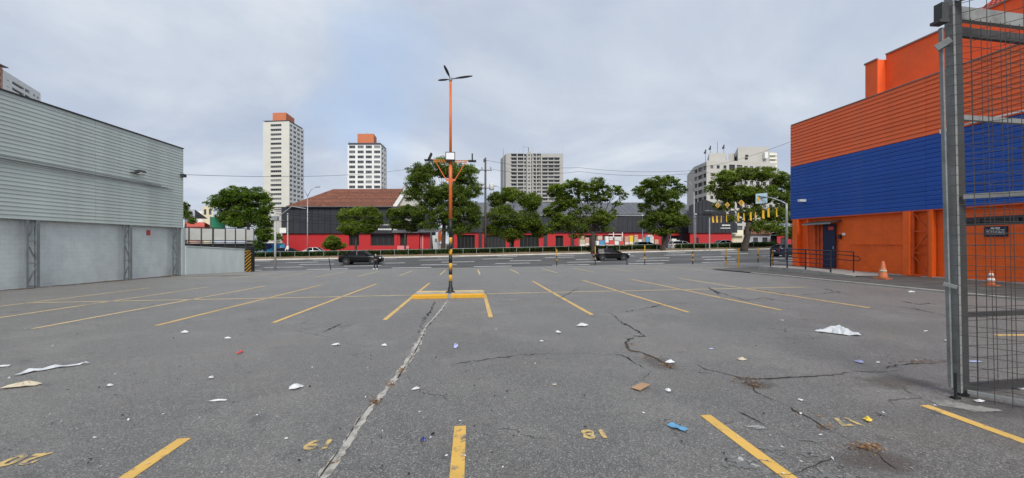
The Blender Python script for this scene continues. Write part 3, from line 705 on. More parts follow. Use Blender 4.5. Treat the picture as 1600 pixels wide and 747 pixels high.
# debris strip along the wall foot
rough_ribbon([(XW+.45, y) for y in rng_(8, 28.5, 14)], [.22]*15, .006, M['crackdirt'], 'dirt_strip', lot, .2, .6)

# boundary wall with hazard stripes
bw = thing('boundary_wall', 'low grey rendered wall with yellow and black striped end beside the warehouse', 'wall', G(340, 426))
A = Vector((-18.95, 29.0, 0)); p = W(382, 425, 32.0); B = Vector((p.x, p.y, 0)); u = (B-A).normalized(); n = Vector((u.y, -u.x, 0))
if n.y > 0: n = -n
zA0, zA1 = -.75, 1.43; zB1 = 1.15
m = MB(); T = .2
c = [A, B, B-n*T, A-n*T]
lo = [q+Vector((0, 0, -.95)) for q in c]; hi = [c[0]+Vector((0, 0, zA1)), c[1]+Vector((0, 0, zB1)), c[2]+Vector((0, 0, zB1)), c[3]+Vector((0, 0, zA1))]
for i in range(4): m.face([lo[i], lo[(i+1) % 4], hi[(i+1) % 4], hi[i]])
m.face(hi); m.build('wall', M['smoothw'], bw)
m = MB(); m.obox(A+u*.0+n*-.22+Vector((0, 0, zA1+.005)), u*(B-A).length+Vector((0, 0, zB1-zA1)), -n*-.26, Vector((0, 0, .05))); m.build('coping', M['smoothw'], bw)
Ew = .64; E0 = B+u*.012
m = MB(); m.obox(E0-n*T+Vector((0, 0, -.95)), u*Ew, n*(T+.02), Vector((0, 0, zB1+.98))); se = m.build('striped_end', M['black'], bw)
m = MB(); hz = 1.98
for k in range(-4, 16):
    z = -.95+k*.27; a, b_ = max(z, -.93), None
    pts = [(0, z), (Ew, z+.42), (Ew, z+.54), (0, z+.12)]
    pts = [(x, min(max(zz, -.93), 1.08)) for x, zz in pts]
    if max(q[1] for q in pts)-min(q[1] for q in pts) < .03: continue
    m.face([E0+n*.025+u*x+Vector((0, 0, zz)) for x, zz in pts])
m.build('hazard_stripe', M['yellow'], se)
m = MB(); e = E0+u*(Ew+.01); m.obox(e-n*T+Vector((0, 0, -1)), u*.33, n*(T+.05), Vector((0, 0, 2.35))); m.build('pillar', M['black'], bw)

# pale panel screen on the neighbour's side
ps = thing('panel_screen', 'screen of seven pale panels in a dark frame behind the low grey wall', 'screen', W(345, 400, 37))
a0, a1 = W(288, 380, 34.5), W(397, 380, 39.5); u = (a1-a0); Lp = u.length; u.normalize(); u.z = 0; n = Vector((u.y, -u.x, 0)); n = n if n.y < 0 else -n
zt, zb = CAM_Z+23/F*37, CAM_Z-1.2
xs = [.0, .8, 1.95, 3.2, 4.35, 5.6, 6.9, Lp-.35]
xs = [(px-290)/(396-290)*Lp for px in (290, 296, 313, 329.5, 348.5, 364.5, 381.5, 395.5)]
for i in range(7):
    m = MB(); m.obox(a0+u*(xs[i]+.05)+Vector((0, 0, CAM_Z+.27-a0.z)), u*(xs[i+1]-xs[i]-.1), n*.03, Vector((0, 0, zt-CAM_Z-.33))); m.build('panel', M['panel'], ps)
for i, x in enumerate(xs):
    m = MB(); m.obox(a0+u*(x-.045)+Vector((0, 0, -1.6-a0.z)), u*(.12 if i == 3 else .07), n*.06, Vector((0, 0, zt+1.6))); m.build('post', M['gatedark'], ps)
for z in (zt, CAM_Z+.2):
    m = MB(); m.obox(a0+u*0+Vector((0, 0, z-a0.z)), u*(Lp), n*.05, Vector((0, 0, .07))); m.build('rail', M['gatedark'], ps)
m = MB(); m.obox(a0+Vector((0, 0, -1.5-a0.z))-n*.3, u*Lp, n*.08, Vector((0, 0, 1.5+CAM_Z-.05))); m.build('lower_board', M['gatedark'], ps)
m = MB(); m.obox(a0+Vector((0, 0, CAM_Z-.02-a0.z))-n*.1, u*(Lp*.98), n*.06, Vector((0, 0, .12))); m.build('lower_rail', M['concrete'], ps)

# ------------------------------------------------------------------ store on the right
st = thing('store_building', 'orange and blue clad store building along the right edge of the lot', 'store', (18, 18, .3))
def SX(y): return 18.0-(y-21.5)*.0278
YS = 21.95
up = [(SX(YS)+.25, YS-.08), (SX(-2)+.25, -2), (SX(-2)+30, -2), (SX(YS)+30, YS-.08)]
prism(st, up, 3.0, 8.42, M['oplain'], 'upper_wall')
# ground floor shell with openings (u measured from the far corner)
DA, DB = (SX(YS-.25)+.35, YS-.25), (SX(-2)+.35, -2)
ul = Vector((DB[0]-DA[0], DB[1]-DA[1], 0)).normalized()
def uy(y): return (DA[1]-y)/abs(ul.y)
door_o = (uy(20.55), uy(19.15), .38, 2.72); win_o = (uy(14.55), uy(9.2), 2.30, 2.62)
facade(st, DA, DB, -.3, 3.0, [win_o+(5,)], M['oplain'], .06, 'lower_wall', 'dframe', 'shopglass')
prism(st, [(DA[0]+.3, DA[1]), (DB[0]+.3, DB[1]), (DB[0]+28, DB[1]), (DA[0]+28, DA[1])], -.5, 2.99, M['oplain'], 'core_wall')
blocks(st, DA, (SX(8)+.35, 8), .2, 2.98, M['oblock'], [win_o[:4], door_o], .4, .2, j=.0025, dep=.008)
# door recess: dark reveal posts, door, awning
dx_ = SX(19.9)+.33
m = MB(); m.box((dx_-.07, 19.55, 1.5), (.06, .74, 2.22)); dr = m.build('door', M['door'], st)
m = MB(); m.box((dx_-.115, 19.27, 1.42), (.03, .04, .14)); m.build('handle', M['steelgrey'], dr)
m = MB(); m.box((dx_-.106, 19.42, 2.42), (.012, .3, .18)); m.build('door_notice', M['redp'], dr)
for y0 in (19.95, 20.2, 20.42):
    m = MB(); m.box((dx_-.06, y0, 1.55), (.09, .07, 2.3)); m.build('reveal_post', M['orust'], st)
m = MB(); m.box((dx_-.02, 20.2, 1.55), (.03, .52, 2.3)); m.build('reveal_panel', M['orust'], st)
m = MB(); m.obox((SX(19)-.28, 18.95, 2.66), (.66, 0, .12), (0, 1.75, 0), (0, 0, .05)); aw = m.build('awning', M['gatedark'], st)
m = MB(); m.obox((SX(19)-.3, 18.95, 2.62), (.02, 0, 0), (0, 1.75, 0), (0, 0, .07)); m.build('awning_edge', M['steelgrey'], aw)
m = MB(); m.box((SX(19)+.28, 18.98, 1.98), (.12, .12, .2)); m.build('bell_box', M['black'], st)
m = MB(); m.box((SX(18.7)+.29, 18.78, 2.1), (.06, .14, .12)); m.build('switch_box', M['white'], st)
m = MB(); m.box((SX(YS-.3)+.22, YS-.42, 1.55), (.34, .34, 2.9)); m.build('corner_post', M['oblock'], st)
m = MB(); m.tube([(SX(20.8)+.2, 20.82, .3), (SX(20.8)+.2, 20.82, 2.98)], .05, 8); m.build('drain_pipe', M['oplain'], st)
# horizontal seam ledge
m = MB(); m.obox((SX(18.4)+.315, 18.4, 1.55), Vector((.0278, -1, 0))*3.6, (-.02, 0, 0), (0, 0, .025)); m.build('ledge', M['orust'], st)
# cladding rows
ribo = [(0, 0), (.045, 0), (.05, .1), (.018, 1), (0, 1)]
ribb = [(0, 0), (.04, 0), (.045, .74), (.012, 1), (0, 1)]
cl0, cl1 = (SX(YS)+.22, YS), (SX(1)+.22, 1)
ul_len = math.hypot(cl1[0]-cl0[0], cl1[1]-cl0[1])
boards(st, *cl0, *cl1, 3.02, .188, 16, [6.9, 13.8], ribb, 'bclad')
boards(st, *cl0, *cl1, 3.02+.188*16, .183, 13, [6.9, 13.8], ribo, 'oclad')
for z0, h, nrow, pr, mt in ((3.02, .188, 16, ribb, 'bclad'), (3.02+.188*16, .183, 13, ribo, 'oclad')):
    A = Vector((SX(YS)+.2, YS+.02, 0))
    m = MB()
    poly = [(o, z*h) for o, z in pr]
    E0 = [A+Vector((0, o, z)) for o, z in poly]; E1 = [q+Vector((20, 0, 0)) for q in E0]
    for i in range(5): m.face([E0[i], E1[i], E1[(i+1) % 5], E0[(i+1) % 5]])
    m.face(E0); m.face(E1)
    me = m.mesh('cladding_board', M[mt])
    for r in range(nrow):
        o = link('cladding_board', me, st); o.matrix_parent_inverse = Matrix.Identity(4); o.location = Vector((0, 0, z0+r*h))-st.location
zt = 3.02+.188*16+.183*13
m = MB(); m.bar((cl0[0]+.02, cl0[1], zt+.02), (cl1[0]+.02, cl1[1], zt+.02), .16, .04); m.build('parapet_cap', M['brown'], st)
m = MB(); m.bar((SX(YS)+.28, YS-.05, 2.99), (SX(1)+.28, 1, 2.99), .3, .05); m.build('soffit', M['orust'], st)
# white lamp tube between the two colours, floodlight at the corner
q = 14.2; m = MB(); m.bar((SX(q)+.08, q, 3.02+.188*16+.06), (SX(7)+.08, 7, 3.02+.188*16+.06), .06, .05); m.build('light_tube', M['white'], st)
m = MB(); m.box((SX(14.3)+.1, 14.35, 3.02+.188*16-.0), (.16, .2, .16)); m.build('tube_bracket', M['white'], st)
m = MB(); m.box((SX(21.1)+.02, 21.0, 4.0), (.34, .2, .13)); fl = m.build('floodlight', M['white'], st)
m = MB(); m.box((SX(21.1)-.155, 21.0, 3.985), (.012, .16, .09)); m.build('lens', M['ledpanel'], fl)
# lattice column and second one
lattice_column(st, SX(15.1)+.3, 15.25, .28, 2.98, .62, M['orust'], -.0278, 1, .12)
m = MB(); m.box((SX(15.6)+.18, 15.72, 1.62), (.22, .26, 2.75)); m.build('pilaster', M['oblock'], st)
m = MB(); m.box((SX(14.8)+.18, 14.82, 1.62), (.2, .12, 2.75)); m.build('pilaster', M['oblock'], st)
m = MB(); m.box((SX(15.2)+.2, 15.4, .3), (.3, .5, .05)); m.build('base_plate', M['orust'], st)
lattice_column(st, SX(9.5)+.3, 9.4, .28, 2.98, .5, M['orust'], -.0278, 1, .12)
# concrete plinth with dirt
m = MB(); m.bar((SX(18.6)+.2, 18.6, .2), (SX(4)+.2, 4, .22), .22, .2); m.build('plinth', M['concrete'], st)
# notice board: navy plate, heading and four lines of small print
q = W(1555, 361, 14.0); yq = 11.5
q = Vector((SX(12.9)+.3, 0, 0))
D_ = q.x/ray(1555)[0]; q = W(1555, 361, D_)
m = MB(); m.obox((SX(q.y)+.31, q.y-.33, q.z-.2), (.03, 0, 0), (0, .66, 0), (0, 0, .37)); nb = m.build('notice_board', M['navy'], st)
m = MB(); xx = SX(q.y)+.306
m.obox((xx, q.y-.13, q.z+.085), (.004, 0, 0), (0, .27, 0), (0, 0, .04))
for k in range(4):
    y0 = q.y-.27
    while y0 < q.y+.22:
        w_ = random.uniform(.05, .14); m.obox((xx, y0, q.z+.03-k*.05), (.004, 0, 0), (0, min(w_, q.y+.26-y0), 0), (0, 0, .018)); y0 += w_+.025
m.build('lettering', M['white'], nb)
# set back upper block with its corner turret and tiled roof
ub = (23.0, 24.2)
c1 = W(1352, 100, 25.6); c2 = W(1378, 91, 25.0)
zU = CAM_Z+(380-91)/F*25.0
m = MB(); xf = c1.x
prism(st, [(xf, c1.y), (xf, c1.y-.78), (xf+6, c1.y-.78), (xf+6, c1.y)], 8.2, zU-.15, M['oplain'], 'turret')
xb = xf+.55
prism(st, [(xb, c1.y-.79), (xb+.6, -2), (xb+14, -2), (xb+14, c1.y-.79)], 8.2, zU+.12, M['oplain'], 'rear_block')
m = MB(); m.bar((xb-.02, c1.y-.82, zU+.15), (xb+.58, -2, zU+.15), .14, .08); m.build('coping', M['brown'], st)
m = MB(); m.bar((xf-.02, c1.y+.02, zU-.12), (xf-.02, c1.y-.8, zU-.12), .12, .08); m.bar((xf-.02, c1.y+.02, zU-.121), (xf+6, c1.y+.02, zU-.121), .12, .08); m.build('coping', M['brown'], st)
for dy in (.25, .55):
    m = MB(); m.tube([(xb-.1, c1.y-.9-dy, 8.3), (xb-.1, c1.y-.9-dy, 9.35), (xb+.02, c1.y-.9-dy, 9.5)], .05, 6); m.build('vent_pipe', M['orust'], st)
# tiled roof above, each row of tiles its own part
a = W(1546, 12, 27); ytile = a.y
for r in range(9):
    m = MB()
    for k in range(34):
        x0 = a.x+.1+r*.33; yy = a.y+1.2-k*.28-r*.1; z = a.z-.15+r*.27
        m.tube([(x0-.02, yy, z), (x0+.4, yy, z+.3)], [.15, .13], 6)
    m.build('roof_tile_row', M['redtile'], st, kind='stuff')

# ramp with railing
rp = thing('access_ramp', 'concrete access ramp with dark railing at the navy store door', 'ramp', (16.9, 18.5, .2))
m = MB()
prof = [(21.9, .33), (19.0, .33), (15.9, .2)]
ring = [(16.35, 21.9), (16.35, 19.0), (16.5, 16.1)]
for (xa, ya, za), (xb_, yb, zb_) in zip([(16.35, 22.2, .34), (16.35, 19.0, .34)], [(16.35, 19.0, .34), (16.5, 16.3, .235)]):
    xr = SX(ya)+.3; xr2 = SX(yb)+.3
    m.face([(xa, ya, za), (xr, ya, za), (xr2, yb, zb_), (xb_, yb, zb_)])
    m.face([(xa, ya, -.1), (xa, ya, za), (xb_, yb, zb_), (xb_, yb, -.1)])
m.face([(16.35, 22.2, -.1), (18.3, 22.2, -.1), (18.3, 22.2, .34), (16.35, 22.2, .34)])
m.build('slab', M['concrete'], rp)
posts = [(16.42, 21.3, .34), (16.42, 20.1, .34), (16.42, 18.9, .33), (16.55, 17.6, .28)]
top = []
for x, y, z in posts:
    m = MB(); m.tube([(x, y, z-.1), (x, y, z+1.02)], .032, 8); m.build('post', M['railpaint'], rp)
for k, hh in enumerate((1.0, .80, .58, .36, .16)):
    m = MB(); m.tube([(x, y, z+hh) for x, y, z in posts], .03 if k < 2 else .02, 6); m.build('rail', M['railpaint'], rp)
p2 = [(17.62, 19.0, .34), (17.66, 17.55, .28)]
for x, y, z in p2[1:]:
    m = MB(); m.tube([(x, y, z-.1), (x, y, z+.98)], .026, 8); m.build('post', M['black'], rp)
for k, hh in enumerate((.96, .78, .55)):
    m = MB()
    if k == 1: m.tube([(17.62, 19.0, .34+hh), (17.66, 17.55, .28+hh), (17.67, 17.3, .26+hh-.02), (17.68, 17.22, .26+hh-.1), (17.67, 17.3, .26+hh-.2), (17.66, 17.55, .28+hh-.2)], .022, 6)
    else: m.tube([(x, y, z+hh) for x, y, z in p2], .022, 6)
    m.build('rail', M['black'], rp)

# ------------------------------------------------------------------ mesh gate, right foreground
gt = thing('mesh_gate', 'tall grey steel mesh gate standing open across the right edge of the photo', 'gate', (5.14, 3.9, .03))
b0 = W(1501, 624, 4.34); t0 = W(1488, 4, 4.34); lean = Vector((t0.x-b0.x, t0.y-b0.y, 0))/(t0.z-b0.z)
def GP(base, z): return Vector((base.x, base.y, 0))+lean*(z-b0.z)+Vector((0, 0, z))
dA = Vector((.6, -.8, 0)); dB = Vector((.995, .08, 0)).normalized()
def gpost(base, z0, z1, w, d, mat, name, ux):
    m = MB(); u = ux*w; v = Vector((-ux.y, ux.x, 0))*d
    a, b = GP(base, z0), GP(base, z1)
    m.obox(a-u/2-v/2, u, v, b-a); return m.build(name, M[mat], gt)
ZT = 4.28
fA = Vector((b0.x, b0.y, 0)); fB = fA+Vector((.10, .03, 0))
for (ox, oy, ux_, vy, z0_, z1_, mt) in ((0, 0, .03, .078, .06, ZT, 'gate'), (.0305, .004, .085, .07, .0, ZT-.05, 'gatedark')):  # one post as two strips: lit face painted pale, shaded face painted dark
    m = MB(); a, b = GP(fA, z0_), GP(fA, z1_); o_ = Vector((ox, oy, 0)); m.obox(a+o_, (ux_, 0, 0), (0, vy, 0), b-a); m.build('frame_post', M[mt], gt)
# outer stop bar on brackets
o0 = W(1485, 605, 4.40); o1 = W(1470, 44, 4.40)
m = MB(); m.bar(o0, o1, .034, .02, up=(1, 0, 0)); m.build('stop_bar', M['gate'], gt)
for py in (70, 446):
    q = W(1463+(py-70)*.03, py+(6 if py < 100 else -3), 4.38); r = W(1486+(py-70)*.026, py-(8 if py < 100 else -3), 4.30)
    m = MB(); m.bar(q, r, .05, .07 if py < 100 else .035); m.build('latch_bracket', M['gate'], gt)
q = W(1468, 21, 4.36); m = MB(); m.box(q+Vector((.02, 0, 0)), (.08, .08, .2)); m.box(q+Vector((0, 0, -.10)), (.11, .1, .03)); m.build('roller_box', M['gatedark'], gt)
q = W(1464, 4, 4.36); m = MB()
pts = [q+Vector((-.03+.05*math.cos(a), 0, .09+.05*math.sin(a))) for a in rng_(0, 6, 10)]; m.tube(pts, .004, 5); m.build('wire_coil', M['gatedark'], gt)
# drop bolt
a = W(1493, 622, 4.30); m = MB(); m.tube([a, a+Vector((0, 0, .26))], .012, 6); m.box(a+Vector((0, 0, .0)), (.07, .05, .03)); m.build('drop_bolt', M['black'], gt)
# leaf B: away to the right
LB, LA = 2.4, 1.7
def railB(z, h, w, mat):
    m = MB(); a = GP(fB, z)+dB*.04; m.obox(a+Vector((0, 0, -h/2)), dB*LB, Vector((-dB.y, dB.x, 0))*w, Vector((0, 0, h))); m.build('rail', M[mat], gt)
railB(.10, .075, .06, 'gatedark'); railB(.88, .05, .05, 'gatedark'); railB(3.0, .05, .05, 'gate'); railB(4.12, .14, .06, 'gate'); railB(3.92, .10, .04, 'gatedark')
offB = Vector((dB.y, -dB.x, 0))*.02
for i in range(30):
    z = .16+i*.133
    if z > 3.9: break
    m = MB(); a = GP(fB, z)+dB*.03+offB; sag = random.uniform(-.012, .012)
    m.tube([a, a+dB*LB*.33+Vector((0, 0, sag)), a+dB*LB*.66+Vector((0, 0, -sag)), a+dB*LB], .0031, 5); m.build('wire', M['wire'], gt)
for i in range(16):
    a0_, a1_ = GP(fB, .12)+dB*(.13+i*.135)+offB*1.4, GP(fB, 4.05)+dB*(.13+i*.135)+offB*1.4
    m = MB(); m.tube([a0_, a0_.lerp(a1_, .5)+dB*random.uniform(-.012, .012), a1_], .0031, 5); m.build('wire', M['wire'], gt)
# leaf A: towards the camera
def railA(z, h, w, mat):
    m = MB(); a = GP(fA, z)+dA*.05; m.obox(a+Vector((0, 0, -h/2)), dA*LA, Vector((-dA.y, dA.x, 0))*w, Vector((0, 0, h))); m.build('rail', M[mat], gt)
railA(.085, .03, .05, 'gate'); railA(2.14, .05, .04, 'gate'); railA(4.25, .09, .05, 'gate')
offA = Vector((dA.y, -dA.x, 0))*.03
offA = offA if offA.x < 0 else -offA
for i in range(39):
    z = .16+i*.105
    m = MB(); a = GP(fA, z)+offA-dA*.03; s_ = random.uniform(-.01, .01)
    m.tube([a-Vector((.03, 0, 0)), a+dA*LA*.2+Vector((0, 0, s_)), a+dA*LA*.6+Vector((0, 0, -s_)), a+dA*LA], .003, 5); m.build('wire', M['wire'], gt)
for i in range(14):
    a0_, a1_ = GP(fA, .0)+dA*(.12+i*.115)+offA*1.15, GP(fA, 4.2)+dA*(.12+i*.115)+offA*1.15
    m = MB(); m.tube([a0_, a0_.lerp(a1_, .45)+dA*random.uniform(-.01, .01), a1_], .003, 5); m.build('wire', M['wire'], gt)
m = MB(); m.tube([GP(fA, .05)+offA*1.2, GP(fA, 4.2)+offA*1.2], .003, 5); m.build('wire', M['wire'], gt)

# ------------------------------------------------------------------ lamp post and island
isl = thing('traffic_island', 'yellow painted concrete island around the lamp post foot', 'island', (-.75, 13.4, H(-.75, 13.4)))
for xa, xb_ in ((-1.86, -.80), (-.70, .34)):
    m = MB(); za = H((xa+xb_)/2, 12.8)
    pr = [(12.72, -.05), (12.72, .085), (12.745, .115), (12.88, .12), (12.885, -.05)]
    E0 = [(xa, y, za+z) for y, z in pr]; E1 = [(xb_, y, za+z+.012) for y, z in pr]
    for i in range(5): m.face([E0[i], E1[i], E1[(i+1) % 5], E0[(i+1) % 5]])
    m.face(E0); m.face(E1[::-1]); m.build('kerb_block', M['yellow'], isl)
    for yk_, mt in ((13.14, 'concrete'), (13.44, 'concrete'), (13.76, 'yfaded')):
        m = MB(); m.box(((xa+xb_)/2, yk_, za+.01), (xb_-xa, .16 if yk_ < 13.7 else .14, .2)); m.build('kerb_block', M[mt], isl)
m = MB(); m.box((-.76, 13.3, H(-.76, 13.3)+.012), (2.14, .95, .12)); m.build('concrete_fill', M['concrete'], isl)
m = MB(); m.box((-.75, 12.83, H(-.75, 12.8)+.04), (.1, .18, .16)); m.build('joint_mortar', M['concrete'], isl)
LPx, LPy = -.745, 13.42; zb = H(LPx, LPy)+.1
lp = thing('lamp_post', 'tall orange lamp post with striped foot and three leaf shaped lamps on top', 'lamp post', (LPx, LPy, zb))
PZ = lambda py: CAM_Z+(380-py)/F*13.32
c = lambda z: Vector((LPx, LPy, z))
m = MB(); m.tube([c(PZ(342)), c(PZ(282)), c(PZ(256))], [.058, .056, .055], 12); m.build('pole', M['opole'], lp, True)
m = MB(); m.tube([c(PZ(255)), c(PZ(126))], [.043, .037], 10); m.build('upper_pole', M['opole'], lp, True)
seg = [(450, 428, 'black'), (428, 420, 'yellow'), (420, 408, 'black'), (408, 402, 'yellow'), (402, 392, 'black'), (392, 384, 'yellow'), (384, 376, 'black'), (376, 361, 'yellow'), (361, 342, 'black')]
seg = [(456, 439, 'black'), (439, 429, 'yellow'), (429, 421, 'black'), (421, 411, 'yellow'), (411, 399, 'black'), (399, 389, 'yellow'), (389, 381, 'black'), (381, 371, 'yellow'), (371, 342, 'black')]
for a, b, mt in seg:
    m = MB(); m.tube([c(PZ(a)), c(PZ(b))], .056, 12); m.build('painted_band', M[mt], lp, True)
m = MB(); m.lathe(c(zb-.04), [(.19, 0), (.17, .05), (.09, .10), (.078, .2), (.06, .26)], 14); m.build('base', M['black'], lp, True)
m = MB(); m.box(c(PZ(386))+Vector((-.06, -.09, 0)), (.12, .12, .12)); m.build('switch_box', M['black'], lp)
# bracket arms: dx sideways
Z1 = PZ(251); Z0 = PZ(281.5)
m = MB(); m.bar(c(Z0)+Vector((-.15, 0, 0)), c(Z0)+Vector((.15, 0, 0)), .06); m.bar(c(Z0-.06)+Vector((-.07, 0, 0)), c(Z0-.06)+Vector((.07, 0, 0)), .1, .05); m.build('collar', M['opole'], lp)
for s in (-1, 1):
    m = MB(); m.tube([c(Z0)+Vector((.14*s, 0, 0)), c(Z1-.02)+Vector((.5*s, 0, 0))], .015, 8); m.build('brace', M['opole'], lp)
    m = MB()
    m.tube([c(Z1)+Vector((0, 0, 0)), c(Z1+.01)+Vector((.68*s, 0, 0))], .014, 6); m.tube([c(Z1-.07)+Vector((.05*s, 0, 0)), c(Z1-.05)+Vector((.52*s, 0, 0))], .012, 6)
    for k in range(6):
        x0 = .08+k*.08; m.tube([c(Z1-.065)+Vector((x0*s, 0, 0)), c(Z1)+Vector(((x0+.06)*s, 0, 0))], .011, 5)
    m.build('arm', M['oyel'], lp)
    e = c(Z1-.01)+Vector((.70*s, 0, 0))
    m = MB(); m.box(e+Vector((0, 0, 0)), (.26, .2, .04)); f = m.build('floodlight', M['blackled'], lp)
    m = MB(); tl = .09 if s < 0 else .0
    m.obox(e+Vector((-.02, -.14, .02)), (.045, 0, .0), (0, .26, 0), (tl, 0, .2)); m.build('lamp_head', M['blackled'], f)
m = MB(); m.box(c(Z1-.02)+Vector((0, -.06, 0)), (.3, .16, .03)); m.build('lamp_shelf', M['blackled'], lp)
m = MB(); m.obox(c(PZ(252.5))+Vector((-.155, -.18, 0)), (.31, 0, 0), (0, .05, .0), (0, .02, .275)); f = m.build('floodlight', M['blackled'], lp)
m = MB(); m.obox(c(PZ(252.5))+Vector((-.13, -.187, .03)), (.26, 0, 0), (0, .006, 0), (0, .017, .215)); m.build('lens', M['ledpanel'], f)
m = MB(); m.tube([c(PZ(257)), c(PZ(254))], .05, 10); m.build('joint', M['opole'], lp)
# leaf shaped lamps
ztop = PZ(124.5)
m = MB(); m.lathe(c(ztop-.06), [(.05, 0), (.06, .06), (.04, .12)], 10); m.build('lamp_hub', M['steelgrey'], lp)
for px, py, Dd, w_ in ((693.5, 102, 13.05, .088), (738, 119, 13.0, .10), (685, 126, 13.75, .10)):
    tip = W(px, py, Dd); a = c(ztop); d = (tip-a); Ls = d.length; d.normalize()
    fac = (Vector((0, 0, CAM_Z))-a).normalized() if px == 694 else Vector((0, -.35, 1)).normalized()
    side = d.cross(fac).normalized(); nn = side.cross(d).normalized()
    m = MB(); rows = [(0.0, .03), (.2, .03), (.32, .6), (.5, 1), (.72, 1), (.88, .72), (1, .15)]; rings = []
    for t, k in rows:
        p = a+d*Ls*t; w2 = w_*k; th = .018+.016*k
        rings.append([p-side*w2, p-side*w2*.6+nn*th, p+side*w2*.6+nn*th, p+side*w2, p+side*w2*.6-nn*th*.5, p-side*w2*.6-nn*th*.5])
    for i in range(len(rings)-1):
        for k in range(6): m.face([rings[i][k], rings[i][(k+1) % 6], rings[i+1][(k+1) % 6], rings[i+1][k]])
    m.face(rings[-1]); m.face(rings[0][::-1])
    o = m.build('leaf_lamp', M['blackled'], lp)
    m = MB(); sgn = -1 if nn.z > 0 else 1
    q = nn*(-.5*.034-.004) if nn.z > 0 else nn*(.5*.034+.012)
    if px == 694: q = nn*.038
    m.face([a+d*Ls*.45-side*w_*.5+q, a+d*Ls*.45+side*w_*.5+q, a+d*Ls*.82+side*w_*.45+q, a+d*Ls*.82-side*w_*.45+q]); m.build('led_array', M['dframe'], o)

# ------------------------------------------------------------------ trees
fillw = []
def leaf_mesh(centres, radii, nleaf, size, mat, name, flat=1.0):
    """many small folded leaf sprays spread through clumps"""
    K = len(centres); C_ = np.array(centres); Rr = np.array(radii)
    w = (Rr.prod(1))**(2/3)
    if fillw:
        k, fl_ = fillw.pop(); w[-k:] *= fl_*w[:-k].sum()/w[-k:].sum()
    idx = rng.choice(K, nleaf, p=w/w.sum())
    d = rng.normal(0, 1, (nleaf, 3)); d /= np.linalg.norm(d, axis=1)[:, None]
    rad = rng.random(nleaf)**.45
    pos = C_[idx]+d*Rr[idx]*rad[:, None]
    a = rng.normal(0, 1, (nleaf, 3)); a[:, 2] *= .5; a /= np.linalg.norm(a, axis=1)[:, None]
    up = rng.normal(0, .55, (nleaf, 3)); up[:, 2] += flat; b = np.cross(up, a); b /= np.linalg.norm(b, axis=1)[:, None]
    nn = np.cross(a, b)
    s = size*rng.uniform(.55, 1.35, nleaf)[:, None]
    v = np.stack([pos-a*s*.5, pos+b*s*.28+nn*s*.10, pos+a*s*.5, pos-b*s*.28+nn*s*.10], 1).reshape(-1, 3)
    base = np.arange(nleaf)[:, None]*4
    tri = np.concatenate([base+[0, 1, 2], base+[0, 2, 3]], 1).reshape(-1, 3)
    me = bpy.data.meshes.new(name); me.vertices.add(len(v)); me.vertices.foreach_set('co', v.ravel())
    n = len(tri); me.loops.add(n*3); me.loops.foreach_set('vertex_index', tri.ravel().astype(np.int32))
    me.polygons.add(n); me.polygons.foreach_set('loop_start', np.arange(n, dtype=np.int32)*3); me.polygons.foreach_set('loop_total', np.full(n, 3, dtype=np.int32))
    me.materials.append(M[mat]); me.update(calc_edges=True); me.validate(); return me
def tree(label, px, D, pybase, blobs, trunk_r, fork, mat, nleaf, size=.30, group=None, clumps=26, crad=(.22, .46), lean=0, fill=.4):
    """blobs: (px, py, rx, ry) in photograph pixels giving the crown's outline at the tree's own distance"""
    base = W(px, 380, D); base.z = H(base.x, base.y)+.05 if pybase is None else W(px, pybase, D).z
    t = thing('tree', label, 'tree', base, group)
    k = D/F
    cs, rs, heads = [], [], []
    right = Vector((math.cos(YAW), -math.sin(YAW), 0)); fwd = Vector((math.sin(YAW), math.cos(YAW), 0))
    for (bx, by, rx, ry) in blobs:
        c0 = W(bx, by, D)+fwd*random.uniform(-.6, .6)*rx*k*.5
        heads.append((c0, rx*k, ry*k))
        nc = max(12, int(clumps*4.2*(rx*ry)/(28*22)))
        for _ in range(nc):
            v = rng.normal(0, 1, 3); v /= np.linalg.norm(v); v *= rng.random()**.4
            p = c0+right*v[0]*rx*k*.9+fwd*v[1]*rx*k*.85+Vector((0, 0, v[2]*ry*k*.9))
            r = rng.uniform(*crad)*min(1.15, (rx*ry)**.5*k/1.7)
            cs.append(tuple(p)); rs.append((r*rng.uniform(1, 1.6), r*rng.uniform(1, 1.6), r*rng.uniform(.6, 1.05)))
    for (c0, rx, rz) in heads: cs.append(tuple(c0)); rs.append((rx*.95, rx*.85, rz*.95))
    fillw.clear(); fillw.append((len(heads), fill))
    o = link('crown', leaf_mesh(cs, rs, int(nleaf*3.6), size*.76, mat, 'crown'), t)
    fk = W(fork[0], fork[1], D)
    m = MB(); mid = base.lerp(fk, .5)+right*lean
    m.tube([base-Vector((0, 0, .2)), base+Vector((0, 0, .25)), mid, fk], [trunk_r*1.5, trunk_r*1.12, trunk_r*.95, trunk_r*.85], 10)
    for (c0, rx, rz) in heads:
        a = fk.copy(); b = c0-Vector((0, 0, rz*.35)); q = a.lerp(b, .5)+Vector((random.uniform(-.3, .3), random.uniform(-.3, .3), random.uniform(-.1, .35)))
        r0 = trunk_r*random.uniform(.17, .28)
        m.tube([a-Vector((0, 0, .1)), q, b], [r0, r0*.7, r0*.4], 7)
        for _ in range(4):
            e = c0+Vector((random.uniform(-.8, .8)*rx, random.uniform(-.8, .8)*rx, random.uniform(-.3, .75)*rz))
            s = q.lerp(b, random.uniform(.2, 1)); mm = s.lerp(e, .5)+Vector((0, 0, random.uniform(-.1, .25)))
            m.tube([s, mm, e], [r0*.42, r0*.28, r0*.12], 5)
    m.build('trunk', M['bark'], t, True)
    return t
AV = 'trees along the avenue'
